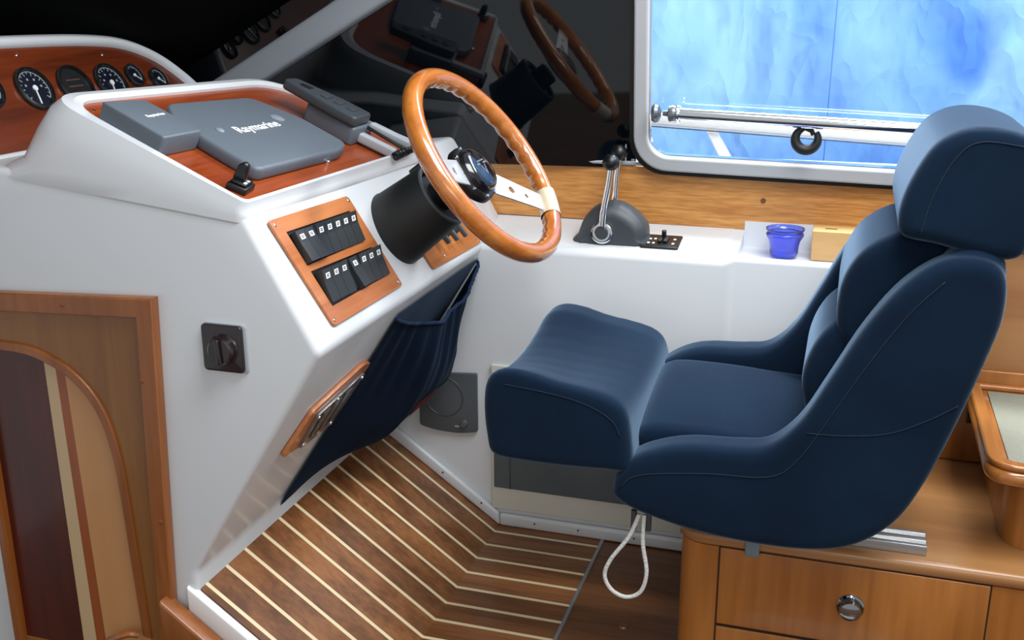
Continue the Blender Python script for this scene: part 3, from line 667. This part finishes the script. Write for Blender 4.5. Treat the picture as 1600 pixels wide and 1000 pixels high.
# ================================================================== DOOR at the left
# outline: frame on plane y=1.585
bm = NB()
OUT = [(-1.182, .853), (-1.62, .832), (-1.62, -.39), (-1.235, -.39), (-1.212, .16)]
INN = [(-1.222, .812), (-1.60, .795), (-1.60, -.36), (-1.262, -.36), (-1.248, .16)]
MNX = Matrix((V((1, 0, 0)), V((0, 0, 1)), V((0, -1, 0)))).transposed().to_4x4(); MNX.translation = V((0, 1.6, 0))
door = empty('door_1', (-1.42, 1.59, -.39)); door['kind'] = 'structure'
plate([OUT, INN], .022, MNX, 'door_frame', TRIMW, door, bev=.004)
ARC = [(-1.60, .732)]+cr_open([(-1.55, .735), (-1.47, .728), (-1.385, .69), (-1.325, .62), (-1.297, .52), (-1.288, .40)], 6)+[(-1.275, .12), (-1.33, .06), (-1.60, .06)]
o_ = INN
plate([[(-1.605, .80), (-1.21, .82), (-1.235, .16), (-1.25, -.37), (-1.605, -.37), (-1.605, .06)]+ARC[::-1][1:-1]+[(-1.605, .732)]], .008, MNX, 'door_skin', wood('door veneer', '#7d4e22', '#91602c', 'z', .38, .25, .6, .4), door)
ARC2 = offset2(ARC, .020)
plate([ARC[:-2]+ARC2[:-2][::-1]], .014, MNX, 'arch_moulding', TRIMW, door, bev=.003)
def inpoly(x0, x1):  # vertical inlay clipped by arch (approx)
    return [(x0[0], .06), (x1[0], .06), (x1[1], x1[2]), (x0[1], x0[2])]
plate([[(-1.60, .05), (-1.452, .05), (-1.457, .735), (-1.60, .735)]], .004, MNX, 'door_panel', DOORD, door)
plate([[(-1.452, .05), (-1.419, .05), (-1.432, .73), (-1.457, .735)]], .0042, MNX, 'cream_inlay', DOORC, door)
plate([[(-1.419, .05), (-1.395, .05), (-1.412, .71), (-1.432, .73)]], .0040, MNX, 'brown_inlay', wood('brown inlay', '#8a4318', '#9c5022', 'z', .35, .3, .6), door)
plate([[(-1.395, .05), (-1.27, .05), (-1.28, .5), (-1.34, .63), (-1.412, .71)]], .0038, MNX, 'peach_panel', DOORP, door)
for x_, z_ in ((-1.222, .69), (-1.214, .40), (-1.38, .825)):
    o = screw(door, (x_ if z_ < .8 else x_, 1.578, z_), (0, -1, 0), .005, mat('wood plug', '#8a4e24', .5), 'plug')
bm = NB(); a_tube(bm, cr_open([(-1.37, 1.575, .105), (-1.34, 1.565, .125), (-1.315, 1.57, .135), (-1.30, 1.58, .13)], 5), .008, 8); finish(bm, 'door_handle', TRIMW, door)

# ================================================================== STEERING WHEEL + COLUMN
wn = V((.804, -.056, .592)).normalized(); wc = V((-.716, 2.09, 1.041))
wu = V((0, 1, 0)).cross(wn).normalized()
if wu.z < 0: wu = -wu
wv = wn.cross(wu)
MWH = Matrix((wu, wv, wn)).transposed().to_4x4(); MWH.translation = wc
sc_ = empty('steering_column', wc-wn*.22, 'black conical steering column boss on the slanted console face', 'steering column')
cb = V((-.918, 2.098, .898)); ax = wn
Mc = Matrix((wu, wv, wn)).transposed().to_4x4(); Mc.translation = cb
bm = NB(); a_lathe(bm, [(.084, -.05), (.084, .0), (.082, .004), (.073, .125), (.070, .131), (.062, .131), (.060, .122), (0, .118)], Mc, 48); finish(bm, 'boss', BLKM, sc_)
bm = NB(); a_lathe(bm, [(.066, .130), (.068, .134), (.071, .134), (.0725, .129)], Mc, 48); finish(bm, 'collar', GREYD, sc_)
bm = NB(); a_lathe(bm, [(.034, .11), (.034, .168), (.03, .17), (0, .17)], Mc, 32); finish(bm, 'shaft', BLACK, sc_)
bm = NB(); a_box(bm, (.052, -.016, .10), (.080, .016, .135), Mc); finish(bm, 'tab', BLACK, sc_, bev=.004)
whl = empty('steering_wheel', wc, 'varnished wooden steering wheel with polished spokes and black hub', 'steering wheel')
Rm, rt = .2125, .0205
bm = NB(); N1, N2 = 216, 16
rings = []
for i in range(N1):
    t = 2*pi*i/N1; bump_ = .0019*(.5+.5*cos(t*36))
    ring = []
    for k in range(N2):
        p_ = 2*pi*k/N2; cx_ = cos(p_); cz_ = sin(p_)
        r_ = rt
        # finger grips on the inner rear side
        wgt = max(0, -cx_*.8-cz_*.6)
        r_ -= bump_*wgt*1.6
        rr = Rm+r_*cx_; ring.append(bm.verts.new(MWH @ V((rr*cos(t), rr*sin(t), r_*cz_*1.05))))
    rings.append(ring)
for i in range(N1):
    for k in range(N2): bm.faces.new((rings[i][k], rings[(i+1) % N1][k], rings[(i+1) % N1][(k+1) % N2], rings[i][(k+1) % N2]))
finish(bm, 'rim', RIM, whl, ang=180)
for a_ in (228, 80):
    Ms = MWH @ Matrix.Rotation(radians(a_), 4, 'Z')
    # spoke plate, slightly dished
    tilt = math.atan2(.03, .15)
    Mt = Ms @ Matrix.Translation((.045, 0, -.032)) @ Matrix.Rotation(-tilt*.9, 4, 'Y')
    hole = lambda cx, r: [(cx+r*cos(2*pi*k/20), r*sin(2*pi*k/20)) for k in range(20)]
    plate([[(.012, -.030), (.165, -.021), (.165, .021), (.012, .030)], hole(.062, .0085), hole(.105, .0055)], .004, Mt, 'spoke', mat('brushed spoke', '#eceef0', .3, metal=.6), whl, bev=.0008)
    if a_ == 80: continue
    bm = NB(); arc = []
    for k in range(13):
        q = radians(-9.5+19*k/12)
        ring = []
        for j in range(17):
            p_ = 2*pi*j/17; r_ = rt+.0012; rr = Rm+r_*cos(p_); ring.append(Ms @ V((rr*cos(q), rr*sin(q), r_*sin(p_)*1.05)))
        arc.append(ring)
    a_loft(bm, arc); finish(bm, 'clamp', mat('cream clamp', '#e9d9bd', .2, metal=.35), whl, ang=180)['label'] = 'pale polished sleeve where the spoke meets the rim'
bm = NB(); Mh = MWH @ Matrix.Translation((0, 0, -.03))
a_lathe(bm, [(.056, -.025), (.064, -.018), (.064, -.006), (.060, .0), (.054, .004), (.052, .012), (0, .012)], Mh, 40); hb = finish(bm, 'hub', BLACK, whl)
for k in range(9):
    q = 2*pi*k/9; bm = NB(); a_lathe(bm, [(0, .006), (.004, .005), (.0045, 0), (0, 0)], Mh @ Matrix.Translation((.058*cos(q), .058*sin(q), .0)), 10); finish(bm, 'bolt', CHROME, hb)
bm = NB(); a_lathe(bm, [(.0, .024), (.034, .0235), (.046, .020), (.051, .014), (.051, .010)], Mh, 40); cp = finish(bm, 'horn_cap', mat('glossy black cap', '#0c1018', .15, coat=.6), whl)
# emblem: winged V mark
bm = NB(); Me = Mh @ Matrix.Rotation(radians(180), 4, 'Z') @ Matrix.Translation((0, 0, .0238))
for pl in ([(-.002, -.018), (.002, -.018), (.011, .004), (.007, .004)], [(.002, -.018), (-.002, -.018), (-.011, .004), (-.007, .004)], [(-.024, .006), (-.007, .006), (-.009, .010), (-.022, .010)], [(.024, .006), (.007, .006), (.009, .010), (.022, .010)], [(-.018, .013), (.018, .013), (.016, .016), (-.016, .016)]):
    a_prism(bm, pl, 0, .0008, Me @ Matrix.Rotation(radians(90), 4, 'Z'))
finish(bm, 'emblem', mat('silver emblem', '#8e949a', .3, metal=.6), cp, smooth=False)

# ================================================================== THROTTLE, TRIM CONTROL, GLASS, BLOCK
th = empty('throttle_control', (-.55, 2.6, .785), 'dark grey twin-lever engine throttle on the white side ledge', 'throttle')
prof = [(-.643, .778), (-.466, .778), (-.460, .80), (-.466, .835), (-.500, .868), (-.545, .886), (-.590, .874), (-.622, .842), (-.638, .80)]
bm = NB(); a_pillow(bm, prof, 2.545, 2.645, .02, K=5, smoothn=3, crown=lambda x, z, s: ((x+.55)*-.12*(s*s), -(z-.78)*.18*s*s)); remesh(bm, 'housing', GREYD, th, .0028, 3)
ML_ = lambda y: Matrix((V((1, 0, 0)), V((0, 0, 1)), V((0, -1, 0)))).transposed().to_4x4()
for (yy, bx, bz, tx, tz, nm) in ((2.545, -.568, .812, -.550, .985, 0), (2.655, -.566, .83, -.556, .992, 1)):
    Mk = ML_(0); Mk.translation = V((bx, yy, bz))
    bm = NB(); a_lathe(bm, [(0, .010), (.017, .0098), (.022, .011), (.027, .009), (.028, .002), (.028, -.006)], Mk if nm == 0 else Mk @ Matrix.Rotation(pi, 4, 'X'), 36); lv = finish(bm, 'pivot_cap', CHROME, th)
    if nm == 0: bm = NB(); a_lathe(bm, [(0, .0125), (.015, .012), (.0165, .0098)], Mk, 28); finish(bm, 'badge', GREYD, lv)
    yo = yy-.006 if nm == 0 else yy+.006
    bm = NB(); a_tube(bm, cr_open([(bx+.001, yo, bz+.018), (bx+.004, yo, bz+.06), (tx-.004, yo+.002, tz-.05), (tx, yo+.004, tz-.01)], 6), [.0095]*6+[.008]*6+[.0075]*7, 12); finish(bm, 'lever', CHROME, th)
    bm = NB(); a_lathe(bm, [(0, .02), (.010, .0185), (.018, .010), (.0215, 0), (.019, -.010), (.011, -.018), (.0, -.019)], Matrix.Translation((tx, yo+.004, tz+.002)), 28); finish(bm, 'knob', BLACK, th)
tc_ = empty('trim_control', (-.42, 2.585, .787), 'small black trim tab control pad beside the throttle', 'control pad')
Mz = Matrix.Translation((-.425, 2.585, .7865)) @ Matrix.Rotation(radians(8), 4, 'X')
bm = NB(); a_prism(bm, rrect(-.048, -.045, .046, .042, .006), -.002, .006, Mz); pd = finish(bm, 'pad', BLACK, tc_, bev=.002)
for x_ in (-.004, .010):
    bm = NB(); a_box(bm, (x_-.005, -.02, .006), (x_+.006, .02, .014), Mz); finish(bm, 'rocker', BLKM, tc_, bev=.002)
bm = NB(); a_lathe(bm, [(0, .03), (.006, .028), (.006, .016), (.004, .006), (0, .006)], Mz @ Matrix.Translation((.003, .012, 0)), 14); finish(bm, 'toggle', BLACK, tc_)
for x_, y_ in ((-.030, -.02), (-.030, .008), (-.018, -.02), (-.018, .01), (.03, -.018), (.03, .012)):
    bm = NB(); a_box(bm, (x_-.003, y_-.004, .0058), (x_+.003, y_+.004, .0066), Mz); finish(bm, 'symbol', WHITE, pd, smooth=False)
bm = NB(); Mg_ = Matrix.Translation((-.132, 2.61, .766))
a_lathe(bm, [(0, .0), (.026, .0), (.031, .003), (.034, .012), (.0345, .028), (.038, .042), (.044, .052), (.045, .058), (.041, .061), (.046, .068), (.046, .071), (.043, .070), (.037, .060), (.034, .045), (.031, .028), (.029, .012), (.024, .006), (0, .005)], Mg_, 48)
gt = finish(bm, 'candle_glass', GL, ang=70, origin=(-.132, 2.61, .766)); tag(gt, 'small cobalt blue glass candle holder standing on the side ledge', 'candle holder')
wb = empty('wood_block', (-.02, 2.625, .765), 'pale wooden block with a slot in its top on the ledge behind the seat back', 'box')
bm = NB(); a_box(bm, (-.068, 2.59, .766), (.045, 2.67, .838)); bx_ = finish(bm, 'block', BOXW, wb, bev=.002)
bm = NB(); a_box(bm, (-.04, 2.622, .8375), (-.012, 2.628, .8388)); finish(bm, 'slot', BLACK, wb, smooth=False)
# ---- curtain rail with end fitting across the window, and clip
rl = empty('window_bar', (-.42, 2.635, 1.10), 'polished round bar across the framed window with grey end discs', 'bar')
bm = NB(); a_tube(bm, [(-.412, 2.63, 1.099), (0, 2.63, 1.086), (.36, 2.63, 1.072)], .0155, 20); finish(bm, 'bar', CHROME, rl)
Mx = frame((-.425, 2.63, 1.099), (0, 1, 0), (0, 0, 1))
bm = NB(); a_lathe(bm, [(0, .018), (.012, .018), (.02, .014), (.0225, .006), (.020, -.002), (.008, -.006), (.006, -.018), (0, -.018)], Mx, 28); finish(bm, 'end_disc', mat('satin grey disc', '#7b8187', .25, metal=.6), rl)
bm = NB(); a_lathe(bm, [(0, -.022), (.008, -.022), (.021, -.028), (.024, -.036), (.020, -.044), (0, -.046)], Mx, 28); finish(bm, 'wall_disc', mat('dark grey disc', '#6d747b', .3, metal=.6), rl)
bm = NB(); a_lathe(bm, [(.017, .026), (.023, .027), (.024, .024), (.018, .022)], Mx @ Matrix.Translation((0, 0, -.004)), 28, closed=True); finish(bm, 'ring', CHROME, rl)
cl = empty('bar_clip', (-.10, 2.635, 1.06), 'black curled rubber clip hanging under the polished window bar', 'clip')
pts = [(-.10+.026*cos(radians(a_)), 2.64, 1.048+.026*sin(radians(a_))) for a_ in range(110, 400, 12)]
bm = NB(); a_tube(bm, pts, [.007+.006*sin(pi*i/(len(pts)-1)) for i in range(len(pts))], 12); finish(bm, 'hook', BLKM, cl)
bm = NB(); a_tube(bm, [(-.112, 2.64, 1.076), (-.09, 2.64, 1.068), (-.085, 2.64, 1.058)], .006, 10); finish(bm, 'tongue', BLKM, cl)

# ================================================================== CABINET
cbt = empty('drawer_cabinet', (.4, 1.95, -.4), 'cherry wood drawer cabinet that the helm seat stands on', 'cabinet')
XL, YF, ZT = -.262, 1.945, .352
pl = rpoly([(XL, YF), (1.4, YF), (1.4, 2.49), (XL, 2.49)], [.06, 0, 0, 0], 8)
bm = NB(); a_prism(bm, pl, -.4, ZT-.03); finish(bm, 'body', CAB, cbt, smooth=True, ang=40)
pl = rpoly([(XL-.004, YF-.006), (1.4, YF-.006), (1.4, 2.49), (XL-.004, 2.49)], [.06, 0, 0, 0], 8)
bm = NB(); a_prism(bm, pl, ZT-.03, ZT); finish(bm, 'top', CABT, cbt, bev=.012, bang=50)
def drawer(x0, x1, z0, z1, knob=True):
    bm = NB(); a_box(bm, (x0, YF-.004, z0), (x1, YF+.01, z1)); d_ = finish(bm, 'drawer', CAB, cbt, bev=.002)
    bm = NB()
    for lo, hi in (((x0-.003, z0-.003), (x1+.003, z0)), ((x0-.003, z1), (x1+.003, z1+.003)), ((x0-.003, z0), (x0, z1)), ((x1, z0), (x1+.003, z1))): a_box(bm, (lo[0], YF-.0015, lo[1]), (hi[0], YF+.005, hi[1]))
    finish(bm, 'gap', mat('drawer gap', '#2a1408', .8), d_, smooth=False)
    if knob:
        Mk = frame((.075, YF-.004, z1-.053), (1, 0, 0), (0, 0, 1)) 
        Mk = Matrix((V((1, 0, 0)), V((0, 0, 1)), V((0, -1, 0)))).transposed().to_4x4(); Mk.translation = V(((x0+x1)/2+.006, YF-.004, (z0+z1)/2-.0))
        bm = NB(); a_lathe(bm, [(.026, 0), (.026, .004), (.023, .007), (.019, .005), (.0185, .012), (.021, .018), (.019, .024), (.012, .027), (0, .0275)], Mk, 36); finish(bm, 'knob', mat('dark chrome', '#9a9c9e', .1, metal=1), d_)
drawer(-.178, .320, .150, .322); drawer(-.178, .320, -.03, .143)
bm = NB(); a_prism(bm, rrect(-.130, .315, -.102, .358, .008), 0, .006, ML_(0) @ Matrix.Translation((0, 0, 0)) if False else Matrix(((1,0,0,0),(0,0,-1,YF-.006),(0,1,0,0),(0,0,0,1)))); 
tb_ = finish(bm, 'catch_tab', mat('blue grey tab', '#6f7f86', .5), bev=.002, origin=(-.116, YF-.008, .336)); tag(tb_, 'small blue-grey catch tab hooked on the cabinet edge below the seat', 'catch')
# slide rails under the seat
sr = empty('seat_slide', (.1, 2.03, ZT), 'grooved aluminium slide rails showing under the back of the helm seat', 'rail')
bm = NB()
for y_ in (2.0, 2.28):
    b2 = [(y_-.032, ZT+.0005), (y_+.032, ZT+.0005), (y_+.032, ZT+.020), (y_+.022, ZT+.020), (y_+.020, ZT+.014), (y_+.010, ZT+.014), (y_+.008, ZT+.020), (y_-.008, ZT+.020), (y_-.010, ZT+.014), (y_-.020, ZT+.014), (y_-.022, ZT+.020), (y_-.032, ZT+.020)]
    bm = NB(); a_prism(bm, b2, -.2, .205 if y_ < 2.1 else .10, MYZ); finish(bm, 'slide_rail', ALU, sr, bev=.001)
# table at the right on the cabinet
tbl = empty('side_table', (.7, 2.25, ZT), 'small varnished cherry table with a raised rim behind the helm seat', 'table')
pl = rpoly([(.345, 2.045), (1.4, 2.045), (1.4, 2.450), (.345, 2.450)], [.07, 0, 0, 0], 8)
bm = NB(); a_prism(bm, pl, ZT+.0005, .505); finish(bm, 'base', CAB, tbl, ang=40)
pl = rpoly([(.292, 1.985), (1.4, 1.985), (1.4, 2.450), (.292, 2.450)], [.06, 0, 0, 0], 8)
WARM = wood('varnished rim wood', '#9a5a24', '#bd7a3c', 'y', .2, .7, .7, .4)
bm = NB(); a_prism(bm, pl, .505, .535); finish(bm, 'top', WARM, tbl, bev=.012, bang=50)
pin = rpoly([(.322, 2.015), (1.37, 2.015), (1.37, 2.435), (.322, 2.435)], [.04, 0, 0, 0], 8); pou = rpoly([(.296, 1.989), (1.396, 1.989), (1.396, 2.450), (.296, 2.450)], [.06, 0, 0, 0], 8)
plate([pou, pin], .012, Matrix.Translation((0, 0, .535)), 'rim', WARM, tbl, bev=.004)
bm = NB(); a_box(bm, (.335, 2.03, .5355), (.9, 2.42, .5385)); pm = finish(bm, 'placemat', MATC, bev=.001, origin=(.6, 2.2, .5355)); tag(pm, 'grey woven placemat lying on the side table', 'placemat')
bm = NB(); a_lathe(bm, [(0, .022), (.012, .02), (.016, .012), (.016, 0), (0, 0)], frame((.293, 2.37, .495), (0, 1, 0), (0, 0, -1)) @ Matrix.Rotation(pi, 4, 'X'), 20); finish(bm, 'buffer', BLKM, tbl)
bm = NB(); a_lathe(bm, [(0, .004), (.010, .0035), (.012, 0), (0, 0)], Matrix.Translation((-.4, 2.105, -.002)), 20); o = finish(bm, 'floor_plug', mat('brass brown plug', '#8a5a40', .3, metal=.4), origin=(-.4, 2.105, -.002)); tag(o, 'small round brown plug in the plain wood floor below the rope', 'plug')

# ================================================================== HELM SEAT
seat = empty('helm_chair', (0, 2.09, ZT+.02), 'navy blue velour helm seat with wrap-around shell and headrest', 'seat')
YC = 2.09
# shell : two wings, back and pan, fused
wingN = [(-.385, .462), (-.378, .510), (-.349, .548), (-.300, .573), (-.240, .588), (-.150, .594), (-.095, .606), (-.045, .658), (.000, .745), (.050, .845), (.105, .925), (.165, .968), (.225, .975), (.262, .950), (.268, .880), (.245, .780), (.217, .680), (.180, .570), (.136, .475), (.070, .408), (-.010, .385), (-.120, .382), (-.230, .392), (-.330, .415), (-.372, .435)]
def outcrown(side):
    def f(x, z, s):
        return (0, 0)
    return f
bm = NB()
tl = lambda x, z: z-(.020 if z > .5 else .02*max(0, (z-.44)/.06))*(1 if x < .12 else .8)
wingN = [(x, tl(x, z)) for x, z in wingN]
a_pillow(bm, wingN, 1.850, 1.935, .022, K=6)
wingF = [(x-.034*max(0, min(1, (z-.45)/.12))*max(0, min(1, (.97-z)/.1))*(1 if x < .13 else 0), z+.020+.044*max(0, min(1, (z-.45)/.12))*max(0, min(1, (.97-z)/.15))) for x, z in wingN]
a_pillow(bm, wingF, 2.245, 2.335, .026, K=6)
backp = [(-.370, .430), (-.355, .475), (-.28, .492), (-.15, .485), (-.04, .480), (.02, .52), (.06, .62), (.10, .74), (.14, .86), (.17, .95), (.215, .978), (.262, .955), (.268, .880), (.245, .780), (.217, .680), (.180, .570), (.136, .475), (.070, .410), (-.010, .390), (-.120, .386), (-.230, .396), (-.330, .418)]
a_pillow(bm, backp, 1.885, 2.295, .02, K=4)
remesh(bm, 'shell', NAVY, seat, .0055, 6)
# seam lines on the near wing
sm_ = [(-.372, .50), (-.33, .52), (-.26, .532), (-.17, .532), (-.09, .538), (-.03, .575), (.02, .65), (.07, .745), (.13, .83)]
# front bolster (flip-up)
bol = [(-.640, .520), (-.648, .600), (-.640, .662), (-.610, .688), (-.560, .688), (-.500, .672), (-.440, .662), (-.390, .648), (-.362, .620), (-.350, .560), (-.350, .500), (-.40, .494), (-.50, .490), (-.600, .492), (-.630, .500)]
def bcrown(x, z, s):
    if z > .60:
        k = (z-.60)/.09
        return (0, (-.036*max(0, 1-((s+.15)/.85)**2))*k*(1.15-(x+.64)/.6))
    return (0, 0)
bm = NB(); a_pillow(bm, bol, 1.850, 2.335, .022, K=6, crown=bcrown)
remesh(bm, 'front_bolster', NAVY, seat, .0065, 5)
# seat cushion between the wings
cus = [(-.362, .500), (-.366, .550), (-.350, .575), (-.310, .588), (-.22, .588), (-.12, .582), (-.02, .576), (.03, .575), (.05, .55), (.03, .490), (-.10, .480), (-.25, .488), (-.340, .490)]
bm = NB(); a_pillow(bm, cus, 1.928, 2.252, .022, K=5, crown=lambda x, z, s: (0, (.008*(1-s*s)+.022*s if z > .55 else 0))); remesh(bm, 'seat_cushion', NAVY, seat, .0065, 5)
# lower back cushion
lbc = [(-.042, .640), (-.050, .690), (-.038, .745), (-.012, .790), (.03, .82), (.09, .83), (.12, .78), (.07, .66), (.04, .59), (-.01, .590), (-.034, .608)]
bm = NB(); a_pillow(bm, lbc, 1.945, 2.238, .022, K=5); remesh(bm, 'lumbar_cushion', NAVY, seat, .0065, 5)
ubc = [(.020, .762), (.004, .800), (.002, .850), (.012, .900), (.040, .945), (.085, .975), (.13, .985), (.18, .975), (.19, .92), (.15, .84), (.10, .79), (.055, .765), (.035, .752)]
bm = NB(); a_pillow(bm, ubc, 1.935, 2.258, .022, K=5); remesh(bm, 'upper_cushion', NAVY, seat, .0065, 5)
# headrest
hdr = [(.092, .990), (.088, 1.025), (.100, 1.075), (.130, 1.135), (.165, 1.162), (.205, 1.171), (.255, 1.165), (.300, 1.144), (.318, 1.11), (.315, 1.05), (.300, .990), (.285, .958), (.250, .950), (.200, .960), (.150, .972), (.108, .978)]
bm = NB(); a_pillow(bm, hdr, 1.885, 2.300, .024, K=6); remesh(bm, 'headrest', NAVY, seat, .0065, 5)
def piping(pts, name='seam'):
    bm = NB(); a_tube(bm, pts, .0010, 6); finish(bm, name, SEAM, seat, ang=180)
piping([(x, 1.8495, z) for x, z in cr_open([(-.600, .655), (-.54, .650), (-.47, .640), (-.42, .625), (-.385, .603), (-.37, .575)], 5)])
piping([(x, 1.8496, z) for x, z in cr_open([(-.031, .624), (.034, .627), (.106, .640), (.168, .672), (.214, .705)], 6)], 'panel_seam')
piping([(x, 1.8496, z) for x, z in cr_open([(-.366, .470), (-.329, .500), (-.209, .520), (-.093, .529), (-.045, .566), (.0, .645), (.06, .76), (.12, .86), (.17, .92)], 6)], 'stitch_line')
piping([(x, 1.8846, z) for x, z in cr_open([(.125, .99), (.14, 1.06), (.17, 1.125), (.205, 1.148), (.27, 1.142)], 6)], 'headrest_seam')
# release rope
rp = empty('rope_loop', (-.335, 1.87, .41), 'white rope loop hanging from under the front of the helm seat', 'rope')
pts = cr_open([(-.332, 1.875, .405), (-.350, 1.872, .355), (-.385, 1.868, .300), (-.396, 1.868, .262), (-.380, 1.868, .232), (-.350, 1.868, .222), (-.322, 1.868, .240), (-.312, 1.868, .285), (-.322, 1.872, .345), (-.322, 1.876, .405)], 8)
bm = NB(); a_tube(bm, pts, .0042, 10); finish(bm, 'rope', ROPE, rp)
for x_ in (-.343, -.314):
    bm = NB(); a_tube(bm, [(x_, 1.88, .37), (x_, 1.88, .41)], .006, 10); finish(bm, 'eyelet', GREYD, rp)
